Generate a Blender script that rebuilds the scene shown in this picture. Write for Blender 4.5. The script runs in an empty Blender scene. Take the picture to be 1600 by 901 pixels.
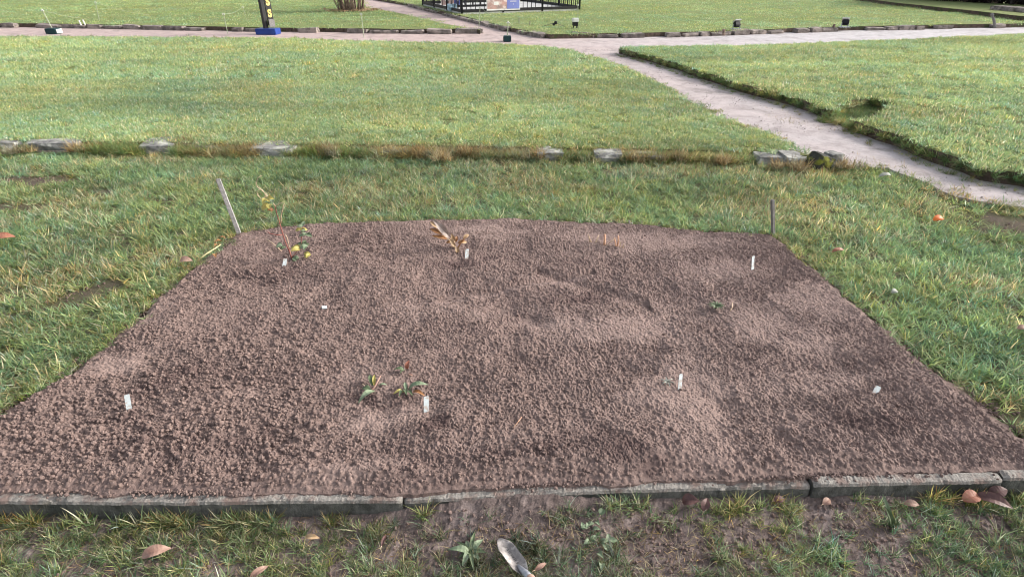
import bpy, bmesh, math, random
import numpy as np
from mathutils import Vector, Matrix, Euler
from mathutils.geometry import tessellate_polygon

SC = bpy.context.scene
COL = SC.collection
R = math.radians
# ---------------------------------------------------------------- camera, sky, sun, exposure
CAMH, FPX, PITCH = 1.65, 900.0, R(29.5)
cam_d = bpy.data.cameras.new('camera'); cam = bpy.data.objects.new('camera', cam_d); COL.objects.link(cam)
cam.location = (0, 0, CAMH); cam.rotation_euler = (R(90) - PITCH, 0, 0)
cam_d.sensor_width = 36; cam_d.lens = 36 * FPX / 1600; cam_d.clip_start = .02; cam_d.clip_end = 2000
SC.camera = cam
SUN_EL, SUN_AZ = 24.0, 80.0            # elevation; azimuth clockwise from +Y (the sun stands on the right, a little behind the scene)
w = bpy.data.worlds.new('World'); SC.world = w; w.use_nodes = True
nt = w.node_tree; bg = nt.nodes['Background']
sky = nt.nodes.new('ShaderNodeTexSky'); sky.sky_type = 'NISHITA'; sky.sun_disc = False
sky.sun_elevation = R(SUN_EL); sky.sun_rotation = R(SUN_AZ); sky.dust_density = 4.0; sky.air_density = 1.0; sky.ozone_density = 1.0
hs = nt.nodes.new('ShaderNodeHueSaturation'); hs.inputs['Saturation'].default_value = .35
nt.links.new(sky.outputs[0], hs.inputs['Color']); nt.links.new(hs.outputs[0], bg.inputs[0])
bg.inputs[1].default_value = .15
sun_d = bpy.data.lights.new('sun', 'SUN'); sun = bpy.data.objects.new('sun', sun_d); COL.objects.link(sun)
sun_d.energy = 1.8; sun_d.angle = R(3.5); sun_d.color = (1, .93, .84)
_sd = Vector((math.sin(R(SUN_AZ)) * math.cos(R(SUN_EL)), math.cos(R(SUN_AZ)) * math.cos(R(SUN_EL)), math.sin(R(SUN_EL))))
sun.rotation_euler = _sd.to_track_quat('Z', 'Y').to_euler(); sun.location = (20, 10, 20)
SC.view_settings.view_transform = 'Standard'; SC.view_settings.look = 'None'
SC.view_settings.exposure = 1.12; SC.view_settings.gamma = 1; SC.view_settings.use_curve_mapping = False
SC.render.engine = 'CYCLES'; SC.cycles.filter_width = 1.05
SC.cycles.max_bounces = 5; SC.cycles.diffuse_bounces = 3; SC.cycles.transparent_max_bounces = 4
SC.cycles.use_denoising = True; SC.cycles.denoiser = 'OPENIMAGEDENOISE'; SC.cycles.denoising_input_passes = 'RGB_ALBEDO_NORMAL'

rng = np.random.default_rng(7); random.seed(7)

# ---------------------------------------------------------------- measuring: photo pixel -> point on a level
def P(px, py, z=0.0):
    a = (px - 800) / FPX; b = -(py - 450.5) / FPX
    dy = math.cos(PITCH) + b * math.sin(PITCH); dz = -math.sin(PITCH) + b * math.cos(PITCH)
    t = (z - CAMH) / dz
    return Vector((a * t, dy * t, z))
def PV(px, py, y0):                       # point at world depth y0
    a = (px - 800) / FPX; b = -(py - 450.5) / FPX
    dy = math.cos(PITCH) + b * math.sin(PITCH); dz = -math.sin(PITCH) + b * math.cos(PITCH)
    t = y0 / dy
    return Vector((a * t, y0, CAMH + dz * t))
def L2(pts, z): return [(P(x, y, z).x, P(x, y, z).y) for x, y in pts]

# ---------------------------------------------------------------- numpy noise
def _hash(ix, iy, s):
    h = (ix.astype(np.int64) * 374761393 + iy.astype(np.int64) * 668265263 + s * 974634777) & 0x7fffffff
    h = ((h ^ (h >> 13)) * 1274126177) & 0x7fffffff
    h = ((h ^ (h >> 16)) * 668265263) & 0x7fffffff
    return ((h ^ (h >> 15)) & 0xffffff) / float(0x1000000)
def vnoise(x, y, s=0):
    ix = np.floor(x); iy = np.floor(y); fx = x - ix; fy = y - iy
    fx = fx * fx * (3 - 2 * fx); fy = fy * fy * (3 - 2 * fy)
    a = _hash(ix, iy, s); b = _hash(ix + 1, iy, s); c = _hash(ix, iy + 1, s); d = _hash(ix + 1, iy + 1, s)
    return (a + (b - a) * fx) * (1 - fy) + (c + (d - c) * fx) * fy - .5
def fbm(x, y, s=0, o=4, g=.5):
    r = 0; a = 1; n = 0
    for i in range(o):
        r = r + a * vnoise(x * 2 ** i + 17.3 * i, y * 2 ** i - 9.1 * i, s + i * 31); n += a; a *= g
    return r / n * 2
def lumps(x, y, cell, s, prob=1.0, rmin=.25, rmax=.62):
    ix = np.floor(x / cell); iy = np.floor(y / cell); out = np.zeros_like(x)
    for dx in (-1, 0, 1):
        for dy in (-1, 0, 1):
            cx = ix + dx; cy = iy + dy
            px = (cx + _hash(cx, cy, s)) * cell; py = (cy + _hash(cx, cy, s + 1)) * cell
            r = (rmin + (rmax - rmin) * _hash(cx, cy, s + 2) ** 2) * cell
            asp = .7 + .6 * _hash(cx, cy, s + 4)
            d2 = (x - px) ** 2 * asp + (y - py) ** 2 / asp
            h = np.sqrt(np.maximum(0, r * r - d2)) * (_hash(cx, cy, s + 3) < prob)
            out = np.maximum(out, h)
    return out
def inside(x, y, poly):
    c = np.zeros(x.shape, bool); n = len(poly); j = n - 1
    for i in range(n):
        xi, yi = poly[i]; xj, yj = poly[j]
        if yi != yj:
            c ^= ((yi > y) != (yj > y)) & (x < (xj - xi) * (y - yi) / (yj - yi) + xi)
        j = i
    return c
def ragged(pts, step, amp, seed, closed=False):
    out = []; n = len(pts)
    for i in range(n if closed else n - 1):
        a = Vector(pts[i]); b = Vector(pts[(i + 1) % n]); d = (b - a); l = d.length
        k = max(1, min(400, int(l / step))); nn = Vector((-d.y, d.x)) / max(l, 1e-6)
        for j in range(k):
            q = a + d * (j / k)
            o = fbm(np.array([q.x / (step * 5)]), np.array([q.y / (step * 5)]), seed, 4, .7)[0]
            out.append((q.x + nn.x * o * amp, q.y + nn.y * o * amp))
    if not closed: out.append(tuple(pts[-1]))
    return out

# ---------------------------------------------------------------- materials
def mat(name): 
    m = bpy.data.materials.new(name); m.use_nodes = True
    return m, m.node_tree, m.node_tree.nodes['Principled BSDF']
def N(nt, t, **kw):
    n = nt.nodes.new(t)
    for k, v in kw.items(): setattr(n, k, v)
    return n
def ramp(nt, fac, stops):
    r = N(nt, 'ShaderNodeValToRGB'); e = r.color_ramp.elements
    while len(e) < len(stops): e.new(.5)
    for i, (p, c) in enumerate(stops): e[i].position = p; e[i].color = (*c, 1)
    nt.links.new(fac, r.inputs[0]); return r.outputs[0]
def noise(nt, scale, detail=5, rough=.6, vec=None, dist=0):
    n = N(nt, 'ShaderNodeTexNoise'); n.inputs['Scale'].default_value = scale; n.inputs['Detail'].default_value = detail
    n.inputs['Roughness'].default_value = rough; n.inputs['Distortion'].default_value = dist
    if vec is not None: nt.links.new(vec, n.inputs['Vector'])
    return n.outputs['Fac']
def pos(nt): return N(nt, 'ShaderNodeNewGeometry').outputs['Position']
def mixc(nt, fac, a, b, mode='MIX'):
    m = N(nt, 'ShaderNodeMix', data_type='RGBA', blend_type=mode)
    for s, v in ((m.inputs[0], fac), (m.inputs[6], a), (m.inputs[7], b)):
        if isinstance(v, (int, float)): s.default_value = v
        elif isinstance(v, tuple): s.default_value = (*v, 1)
        else: nt.links.new(v, s)
    return m.outputs[2]
def bump(nt, bs, h, strength=.5, dist=.01):
    b = N(nt, 'ShaderNodeBump'); b.inputs['Strength'].default_value = strength; b.inputs['Distance'].default_value = dist
    nt.links.new(h, b.inputs['Height']); nt.links.new(b.outputs[0], bs.inputs['Normal'])
def M_two(name, c1, c2, scale, rough=.8, bscale=None, bstr=.4, bdist=.004, c3=None, s3=3, metal=0, spec=.3, lo=.35, hi=.65):
    m, t, bs = mat(name); p = pos(t) if bscale != 'obj' else None
    c = ramp(t, noise(t, scale, 6, .65, p), [(lo, c1), (hi, c2)])
    if c3: c = mixc(t, ramp(t, noise(t, s3, 4, .6, p), [(.5, (0, 0, 0)), (.62, (1, 1, 1))]), c, c3)
    t.links.new(c, bs.inputs['Base Color']); bs.inputs['Roughness'].default_value = rough
    bs.inputs['Metallic'].default_value = metal; bs.inputs['Specular IOR Level'].default_value = spec
    if bscale: bump(t, bs, noise(t, bscale, 6, .7, p), bstr, bdist)
    return m
def M_grass(name, trans=.35, gain=1.0):
    m, t, bs = mat(name); t.nodes.remove(bs); out = t.nodes['Material Output']
    a = N(t, 'ShaderNodeAttribute', attribute_name='bcol'); ti = N(t, 'ShaderNodeAttribute', attribute_name='tint', attribute_type='INSTANCER')
    c = mixc(t, 1.0, a.outputs['Color'], ti.outputs['Color'], 'MULTIPLY')
    d = N(t, 'ShaderNodeBsdfDiffuse'); tr = N(t, 'ShaderNodeBsdfTranslucent'); mx = N(t, 'ShaderNodeMixShader'); mx.inputs[0].default_value = trans
    t.links.new(c, d.inputs[0]); t.links.new(c, tr.inputs[0]); t.links.new(d.outputs[0], mx.inputs[1]); t.links.new(tr.outputs[0], mx.inputs[2])
    g = N(t, 'ShaderNodeBsdfGlossy'); g.inputs['Roughness'].default_value = .6
    m2 = N(t, 'ShaderNodeMixShader'); m2.inputs[0].default_value = .025; t.links.new(mx.outputs[0], m2.inputs[1]); t.links.new(g.outputs[0], m2.inputs[2])
    t.links.new(m2.outputs[0], out.inputs[0]); return m
def M_leaf(name, c1, c2, scale=30, trans=.25):
    m, t, bs = mat(name); p = pos(t)
    c = ramp(t, noise(t, scale, 4, .6, p), [(.35, c1), (.65, c2)])
    t.links.new(c, bs.inputs['Base Color']); bs.inputs['Roughness'].default_value = .55
    out = t.nodes['Material Output']; tr = N(t, 'ShaderNodeBsdfTranslucent'); t.links.new(c, tr.inputs[0])
    mx = N(t, 'ShaderNodeMixShader'); mx.inputs[0].default_value = trans
    t.links.new(bs.outputs[0], mx.inputs[1]); t.links.new(tr.outputs[0], mx.inputs[2]); t.links.new(mx.outputs[0], out.inputs[0])
    bump(t, bs, noise(t, 120, 3, .6, p), .3, .002)
    return m
def M_soil():
    m, t, bs = mat('garden_soil'); p = pos(t)
    c = ramp(t, noise(t, 60, 6, .7, p), [(.3, (.138, .097, .087)), (.5, (.186, .134, .120)), (.72, (.240, .178, .160))])
    a = N(t, 'ShaderNodeAttribute', attribute_name='tone')
    s = N(t, 'ShaderNodeSeparateColor'); t.links.new(a.outputs['Color'], s.inputs[0])
    dusty = mixc(t, noise(t, 150, 4, .7, p), (.225, .160, .142), (.315, .238, .212))
    c = mixc(t, s.outputs[0], c, dusty)
    c = mixc(t, s.outputs[1], c, (.072, .047, .046))
    sp = ramp(t, noise(t, 420, 2, .5, p), [(.66, (0, 0, 0)), (.72, (1, 1, 1))])
    c = mixc(t, sp, c, (.30, .24, .21))
    t.links.new(c, bs.inputs['Base Color']); bs.inputs['Roughness'].default_value = .95; bs.inputs['Specular IOR Level'].default_value = .1
    bump(t, bs, noise(t, 260, 5, .75, p), .8, .004)
    return m
def M_path():
    m, t, bs = mat('gravel_path'); p = pos(t)
    sx = N(t, 'ShaderNodeSeparateXYZ'); t.links.new(p, sx.inputs[0])
    mr = N(t, 'ShaderNodeMapRange'); mr.inputs[1].default_value = -1; mr.inputs[2].default_value = 6
    ad = N(t, 'ShaderNodeMath', operation='ADD'); nn = N(t, 'ShaderNodeMath', operation='MULTIPLY_ADD'); nn.inputs[1].default_value = 6; nn.inputs[2].default_value = -3
    t.links.new(noise(t, .8, 4, .6, p), nn.inputs[0]); t.links.new(sx.outputs[0], ad.inputs[0]); t.links.new(nn.outputs[0], ad.inputs[1]); t.links.new(ad.outputs[0], mr.inputs[0])
    base = mixc(t, mr.outputs[0], (.46, .36, .34), (.47, .448, .462))
    c = mixc(t, 1.0, base, ramp(t, noise(t, 3.5, 10, .82, p), [(.3, (.55, .53, .52)), (.5, (.92, .91, .91)), (.72, (1.2, 1.2, 1.2))]), 'MULTIPLY')
    c = mixc(t, ramp(t, noise(t, 1.7, 6, .7, p, .5), [(.54, (0, 0, 0)), (.66, (.6, .6, .6))]), c, (.17, .15, .14))
    sp = ramp(t, noise(t, 45, 3, .7, p), [(.6, (0, 0, 0)), (.68, (.55, .55, .55))])
    c = mixc(t, sp, c, (.16, .115, .10))
    t.links.new(c, bs.inputs['Base Color']); bs.inputs['Roughness'].default_value = .85
    bump(t, bs, noise(t, 60, 6, .8, p), .7, .02); return m
def M_turf(name, cols, dirt, s=7):
    m, t, bs = mat(name); p = pos(t)
    c = ramp(t, noise(t, 26, 7, .8, p), [(.3, cols[0]), (.5, cols[1]), (.7, cols[2])])
    c = mixc(t, ramp(t, noise(t, .6, 5, .65, p), [(.4, (0, 0, 0)), (.62, (.5, .5, .5))]), c, cols[3])
    if dirt: c = mixc(t, ramp(t, noise(t, 3, 6, .7, p), [(.45, (.15, .15, .15)), (.6, (.9, .9, .9))]), c, dirt)
    t.links.new(c, bs.inputs['Base Color']); bs.inputs['Roughness'].default_value = .95; bs.inputs['Specular IOR Level'].default_value = .1
    bump(t, bs, noise(t, 38, 7, .85, p), 1.0, .05); return m

MT = {}
MT['soil'] = M_soil()
MT['path'] = M_path()
MT['grit'] = M_two('path_grit', (.24, .21, .20), (.44, .40, .39), 40, .9, None)
MT['dirt'] = M_two('bare_earth', (.10, .076, .071), (.19, .147, .137), 26, .95, 150, .9, .008, (.22, .175, .165), 9)
MT['bank'] = M_two('earth_bank', (.05, .038, .03), (.15, .105, .085), 14, .95, 50, .9, .02, (.06, .07, .03), 5)
MT['turf_near'] = M_turf('turf_near', ((.075, .08, .04), (.125, .135, .065), (.18, .18, .09), (.19, .165, .10)), (.165, .13, .112))
MT['turf_mid'] = M_turf('turf_mid', ((.11, .15, .05), (.17, .21, .08), (.23, .25, .11), (.22, .21, .10)), None)
MT['turf_far'] = M_turf('turf_far', ((.15, .205, .075), (.20, .255, .10), (.26, .295, .125), (.27, .27, .13)), None)
MT['grass'] = M_grass('grass_blades', .45)
MT['kerb'] = M_two('shaded_algae_concrete', (.075, .075, .068), (.16, .157, .145), 34, .95, 120, 1.0, .007, (.05, .052, .045), 7)  # algae stain, with the shade on the front face also put into the colour
MT['kerb_top'] = M_two('sunlit_worn_concrete_top', (.19, .175, .16), (.33, .31, .285), 70, .95, 140, 1.0, .008, (.22, .165, .145), 11)  # worn, soil-dusted top, also painted paler for the sun falling on it
MT['stone'] = M_two('lichen_stone', (.10, .10, .10), (.30, .295, .28), 11, .9, 35, .9, .012, (.42, .42, .38), 8)
MT['rubble'] = M_two('edging_rubble', (.10, .085, .078), (.26, .225, .205), 6, .9, 30, .9, .02, (.33, .28, .25), 3)
MT['moss'] = M_two('mossy_dark_stone', (.02, .02, .018), (.06, .06, .05), 14, .9, 40, .9, .01, (.20, .21, .03), 9)
MT['label'] = M_two('label_plastic', (.46, .52, .54), (.58, .65, .68), 60, .45, None, c3=(.42, .38, .35), s3=55)
MT['stake'] = M_two('grey_weathered_wood', (.21, .20, .20), (.36, .345, .34), 60, .85, 150, .5, .002)
MT['stake_dark'] = M_two('dark_weathered_wood', (.12, .115, .11), (.22, .21, .205), 60, .85, 150, .5, .002)
MT['black'] = M_two('black_metal', (.006, .006, .008), (.014, .014, .016), 8, .5, None)
MT['green_block'] = M_two('dark_green_block', (.006, .03, .034), (.012, .045, .05), 4, .6, None)
MT['blue_block'] = M_two('blue_plastic', (.014, .038, .20), (.022, .06, .27), 4, .45, None)
MT['white'] = M_two('white_paint', (.62, .62, .60), (.76, .76, .74), 6, .6, None)
MT['rope'] = M_two('pale_rope', (.30, .34, .24), (.42, .46, .34), 20, .8, None)
MT['slab'] = M_two('pale_paving', (.42, .42, .42), (.56, .56, .55), 3, .85, 20, .2, .005)
MT['yellow'] = M_two('yellow_print', (.55, .42, .12), (.66, .54, .20), 6, .6, None)
MT['print_blue'] = M_two('blue_print', (.13, .16, .44), (.18, .22, .52), 2, .6, None)
MT['print_photo'] = M_two('faded_photo_print', (.50, .30, .27), (.24, .19, .18), 2.6, .6, None, c3=(.66, .55, .52), s3=4)
MT['teal'] = M_two('pale_blue_cover', (.26, .40, .48), (.36, .50, .58), 4, .6, None)
MT['bark'] = M_two('pale_brown_bark', (.10, .07, .055), (.27, .20, .16), 18, .9, 60, .7, .01)
MT['red_stem'] = M_two('red_brown_stem', (.22, .06, .05), (.36, .15, .12), 30, .6, None)
MT['tan_stem'] = M_two('dry_tan_stem', (.42, .30, .20), (.60, .47, .34), 40, .8, None)
MT['orange_stem'] = M_two('cut_orange_stem', (.50, .26, .16), (.66, .42, .28), 40, .8, None)
MT['straw_stalk'] = M_two('straw_stalk', (.44, .40, .20), (.56, .50, .28), 30, .8, None)
MT['grey_leaf'] = M_leaf('dead_grey_leaf', (.30, .24, .21), (.46, .38, .34))
MT['brown_leaf'] = M_leaf('dry_brown_leaf', (.24, .10, .035), (.42, .22, .09))
MT['tan_leaf'] = M_leaf('dry_tan_leaf', (.40, .26, .14), (.56, .40, .25))
MT['pink_leaf'] = M_leaf('fallen_pink_brown_leaf', (.30, .17, .13), (.44, .29, .23))
MT['purple_leaf'] = M_leaf('fallen_dark_purple_leaf', (.095, .045, .042), (.17, .085, .075))
MT['rust_leaf'] = M_leaf('fallen_rust_leaf', (.30, .105, .065), (.42, .20, .13))
MT['orange_leaf'] = M_leaf('fallen_orange_leaf', (.70, .14, .02), (.80, .24, .04))
MT['green_leaf'] = M_leaf('weed_green_leaf', (.085, .125, .06), (.145, .19, .10))
MT['pale_green_leaf'] = M_leaf('pale_green_leaf', (.17, .235, .135), (.26, .32, .21))
MT['yellow_leaf'] = M_leaf('yellow_autumn_leaf', (.40, .36, .10), (.54, .46, .14))
MT['silver_leaf'] = M_leaf('withered_silver_leaf', (.27, .28, .24), (.40, .41, .36))
MT['trowel'] = M_two('worn_trowel_steel', (.17, .155, .15), (.30, .275, .26), 45, .55, 200, .3, .001, (.50, .46, .43), 24, metal=.25)
MT['socket'] = M_two('trowel_socket_steel', (.24, .25, .28), (.40, .42, .46), 40, .4, None, metal=.4)
MT['handle'] = M_two('worn_wood', (.36, .22, .17), (.50, .35, .27), 35, .4, None)
MT['marking'] = M_two('dark_stamped_marking', (.05, .05, .05), (.09, .09, .09), 50, .6, None)
MT['hedge'] = M_two('dark_hedge_leaf', (.018, .014, .014), (.05, .04, .035), 3, .9, 14, .8, .05)

# ---------------------------------------------------------------- mesh builder and object helpers
class MB:
    def __init__(s): s.v = []; s.f = []
    def add(s, vs, fs):
        o = len(s.v); s.v += [tuple(v) for v in vs]; s.f += [tuple(i + o for i in f) for f in fs]; return s
    def box(s, c, size, rot=(0, 0, 0), bev=0.0):
        bm = bmesh.new(); bmesh.ops.create_cube(bm, size=1)
        for v in bm.verts: v.co = Vector((v.co.x * size[0], v.co.y * size[1], v.co.z * size[2]))
        if bev: bmesh.ops.bevel(bm, geom=list(bm.edges), offset=bev, segments=2, affect='EDGES')
        M = Matrix.Translation(c) @ (rot if isinstance(rot, Matrix) else Euler(rot).to_matrix().to_4x4())
        bm.verts.index_update()
        s.add([M @ v.co for v in bm.verts], [[v.index for v in f.verts] for f in bm.faces]); bm.free(); return s
    def tube(s, pts, rad, n=6, cap=True):
        pts = [Vector(p) for p in pts]; k = len(pts); vs = []; fs = []
        rad = rad if isinstance(rad, (list, tuple)) else [rad] * k
        up = Vector((.3, .2, 1)).normalized()
        for i, p in enumerate(pts):
            d = (pts[min(i + 1, k - 1)] - pts[max(i - 1, 0)]).normalized()
            a = d.cross(up)
            if a.length < .05: a = d.cross(Vector((1, 0, 0)))
            a.normalize(); b = d.cross(a)
            for j in range(n):
                t = 2 * math.pi * j / n; vs.append(p + (a * math.cos(t) + b * math.sin(t)) * rad[i])
        for i in range(k - 1):
            for j in range(n): fs.append((i * n + j, i * n + (j + 1) % n, (i + 1) * n + (j + 1) % n, (i + 1) * n + j))
        if cap: fs.append(tuple(range(n))[::-1]); fs.append(tuple((k - 1) * n + j for j in range(n)))
        return s.add(vs, fs)
    def leaf(s, base, d, up, length, width, curl=.2, fold=.15, seg=5, wav=.0, thick=.0006):
        d = Vector(d).normalized(); up = Vector(up); side = d.cross(up).normalized(); up = side.cross(d)
        rows = []
        for i in range(seg + 1):
            t = i / seg; wd = width * .5 * (math.sin(math.pi * min(1, t * .92 + .06)) ** .8) * (1 - .25 * t)
            c = Vector(base) + d * (length * t) + up * (math.sin(t * math.pi * .9) * curl * length * .5 - curl * length * t * t * .6)
            wv = wav * length * math.sin(t * 11)
            rows.append([c - side * wd + up * (wd * fold + wv), c - up * thick, c + side * wd + up * (wd * fold - wv)])
        vs = [v for r in rows for v in r]; n0 = len(vs); fs = []
        vs += [v - up * thick * 2 for v in vs]
        for i in range(seg):
            for j in range(2):
                a = i * 3 + j; fs.append((a, a + 1, a + 4, a + 3)); a += n0; fs.append((a + 3, a + 4, a + 1, a))
        for i in range(seg):
            for j in (0, 2):
                a = i * 3 + j; q = (a, a + 3, a + 3 + n0, a + n0); fs.append(q if j == 0 else q[::-1])
        return s.add(vs, fs)
    def stone(s, c, size, rotz=0, seed=0, sq=.6, n=(10, 7), amp=.12, tilt=(0, 0)):
        M = Matrix.Translation(c) @ Euler((tilt[0], tilt[1], rotz)).to_matrix().to_4x4()
        bm = bmesh.new(); bmesh.ops.create_cube(bm, size=2); bmesh.ops.subdivide_edges(bm, edges=list(bm.edges), cuts=3, use_grid_fill=True)
        bm.verts.index_update(); vs = []
        co = np.array([v.co[:] for v in bm.verts]); nrm = np.linalg.norm(co, axis=1, keepdims=True)
        co = co * sq + (co / nrm) * 1.25 * (1 - sq)
        dn = fbm(co[:, 0] * 1.1 + seed * 3.7 + co[:, 2] * .7, co[:, 1] * 1.1 - co[:, 2] * 1.3 + seed * 1.9, seed, 3, .6)
        co = co * (1 + amp * dn[:, None] * 1.6)
        for q in co: vs.append(M @ Vector((q[0] * size[0] / 2, q[1] * size[1] / 2, q[2] * size[2] / 2)))
        s.add(vs, [[v.index for v in f.verts] for f in bm.faces]); bm.free(); return s
    def build(s, name, m, parent=None, smooth=False, mats=None, fm=None):
        off = Vector(parent['_o']) if parent is not None and '_o' in parent else Vector((0, 0, 0))
        me = bpy.data.meshes.new(name); me.from_pydata([tuple(Vector(v) - off) for v in s.v], [], s.f)
        for mm in (mats or [m]): me.materials.append(MT[mm] if isinstance(mm, str) else mm)
        if fm is not None: me.polygons.foreach_set('material_index', fm)
        if smooth: me.polygons.foreach_set('use_smooth', [True] * len(me.polygons))
        me.update(); o = bpy.data.objects.new(name, me); COL.objects.link(o)
        if parent is not None:
            o.parent = parent; o['_o'] = list(off)
        return o
def tag(o, label=None, cat=None, group=None, kind=None):
    if label: o['label'] = label
    if cat: o['category'] = cat
    if group: o['group'] = group
    if kind: o['kind'] = kind
    return o
def thing(name, loc, label, cat, group=None):
    o = bpy.data.objects.new(name, None); o.empty_display_size = .05; COL.objects.link(o); o.location = loc; o['_o'] = list(Vector(loc))
    return tag(o, label, cat, group)
def place(o, mesh_origin):                # give a single-mesh thing its origin at its base
    off = Vector(mesh_origin); me = o.data; me.transform(Matrix.Translation(-off)); o.location = off; return o

def slab(name, outline, z, zb, top, side, label=None):
    n = len(outline); vs = [(x, y, z) for x, y in outline] + [(x, y, zb) for x, y in outline]
    tris = tessellate_polygon([[Vector((x, y, 0)) for x, y in outline]])
    area = sum(outline[i][0] * outline[(i + 1) % n][1] - outline[(i + 1) % n][0] * outline[i][1] for i in range(n))
    fs = []
    for t in tris:
        a, b, c = [Vector(vs[i]) for i in t]
        fs.append(tuple(t) if (b - a).cross(c - a).z > 0 else tuple(t)[::-1])
    nt_ = len(fs)
    for i in range(n):
        j = (i + 1) % n; q = (i, n + i, n + j, j); fs.append(q if area > 0 else q[::-1])
    mb = MB(); mb.v = vs; mb.f = fs
    o = mb.build(name, None, mats=[top, side], fm=[0] * nt_ + [1] * (len(fs) - nt_))
    tag(o, label, None, None, 'structure'); return o

# ---------------------------------------------------------------- levels and outlines of the place
Z_FRONT, Z_A, Z_B, Z_PATH, Z_D, Z_F, Z_G = -.085, 0.0, .09, .03, .14, .13, .13
kerb_front = L2([(-420, 792), (-10, 783), (310, 785), (629, 782), (955, 766), (1272, 758), (1570, 750), (1900, 757)], 0)
bed_left = L2([(-160, 762), (0, 645), (100, 590), (180, 532), (240, 473), (290, 430), (330, 398), (376, 363)], 0)
bed_right = L2([(1690, 742), (1600, 684), (1520, 620), (1450, 574), (1400, 528), (1320, 462), (1250, 402), (1206, 368)], 0)
bed_far = L2([(376, 363), (470, 352), (560, 350), (700, 345), (850, 347), (1000, 352), (1100, 362), (1206, 368)], 0)
wall_line = L2([(-900, 225), (-300, 232), (0, 238), (300, 243), (600, 246), (900, 251), (1180, 256), (1300, 262)], 0)
path_near = L2([(1300, 262), (1385, 266), (1440, 288), (1490, 312), (1545, 322), (1600, 328)], 0)
path_left = L2([(1268, 244), (1222, 224), (1190, 205), (1120, 180), (1040, 138), (960, 100), (890, 79)], Z_B)
b_back = L2([(890, 82), (840, 73), (780, 69), (560, 65), (430, 60), (0, 58), (-600, 56)], Z_B)
d_front = L2([(2300, 430), (1850, 330), (1600, 271), (1540, 262), (1450, 230), (1400, 210), (1350, 194), (1336, 189), (1378, 179), (1402, 163), (1360, 152), (1326, 158), (1298, 173), (1235, 150), (1160, 131), (1040, 93), (968, 75)], Z_D)
d_back = L2([(968, 75), (985, 74), (1200, 71), (1400, 63), (1600, 54), (2000, 46)], Z_D)
f_base = L2([(-500, 40), (0, 43), (160, 45), (300, 48), (430, 50.5), (600, 52.5), (700, 53), (751, 52)], Z_PATH)
f_front = [(x, y + .12) for x, y in f_base]
f_right = [f_front[-1]] + L2([(751, 47), (690, 36), (630, 22), (572, 11)], Z_F)
g_left = L2([(560, -7), (640, 6), (700, 20), (760, 34), (800, 44), (860, 54)], Z_G)
g_base = L2([(862, 58), (960, 59.5), (1060, 58), (1150, 55), (1330, 48.5), (1560, 44), (1900, 38)], Z_PATH)
g_front = [(x, y + .12) for x, y in g_base]

def front_z(x, y):
    k = np.interp(x, [p[0] for p in kerb_front], [p[1] for p in kerb_front])
    d = k - y
    mound = np.exp(-((x + .05) / .42) ** 2) * np.exp(-np.maximum(d, 0) / .07) * .066
    mound = mound + np.exp(-((x - .9) / .6) ** 2) * np.exp(-np.maximum(d, 0) / .08) * .026 + .012 * np.clip(fbm(x * 3, x * 0, 6, 3) * 2, 0, 1) * np.exp(-np.maximum(d, 0) / .05)
    return Z_FRONT + fbm(x * 4, y * 4, 5, 4) * .014 + mound

# ground: one sheet to the horizon
g = MB(); g.add([(-400, -60, -.16), (400, -60, -.16), (400, 500, -.16), (-400, 500, -.16)], [(0, 1, 2, 3)])
tag(g.build('ground', 'dirt'), kind='structure')
# front strip before the kerb, modelled with its lumps
def grid_mesh(name, X, Y, Z, m, tone=None):
    ny, nx = X.shape; me = bpy.data.meshes.new(name)
    v = np.stack([X, Y, Z], -1).reshape(-1, 3)
    i = np.arange(ny * nx).reshape(ny, nx); q = np.stack([i[:-1, :-1], i[:-1, 1:], i[1:, 1:], i[1:, :-1]], -1).reshape(-1, 4)
    me.vertices.add(len(v)); me.vertices.foreach_set('co', v.ravel())
    me.loops.add(q.size); me.loops.foreach_set('vertex_index', q.ravel().astype(np.int32))
    me.polygons.add(len(q)); me.polygons.foreach_set('loop_start', np.arange(0, q.size, 4, dtype=np.int32))
    me.polygons.foreach_set('use_smooth', np.zeros(len(q), bool))
    me.update(calc_edges=True); me.validate(); me.materials.append(MT[m])
    if tone is not None:
        a = me.attributes.new('tone', 'FLOAT_COLOR', 'POINT'); a.data.foreach_set('color', tone.reshape(-1, 4).astype(np.float32).ravel())
    o = bpy.data.objects.new(name, me); COL.objects.link(o); return o
xs = np.linspace(-3.2, 3.2, 760); ts = np.linspace(0, 1, 130)
kx = np.interp(xs, [p[0] for p in kerb_front], [p[1] for p in kerb_front]) + .02
X, T = np.meshgrid(xs, ts); Y = -.4 + T ** .6 * (kx[None, :] + .4)
Zf = front_z(X, Y) + lumps(X, Y, .022, 3, .5) * .5 + lumps(X, Y, .011, 9, .6) * .5 + fbm(X * 22, Y * 22, 8, 3) * .006
tag(grid_mesh('trodden_earth', X, Y, Zf, 'dirt'), kind='structure')

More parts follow.
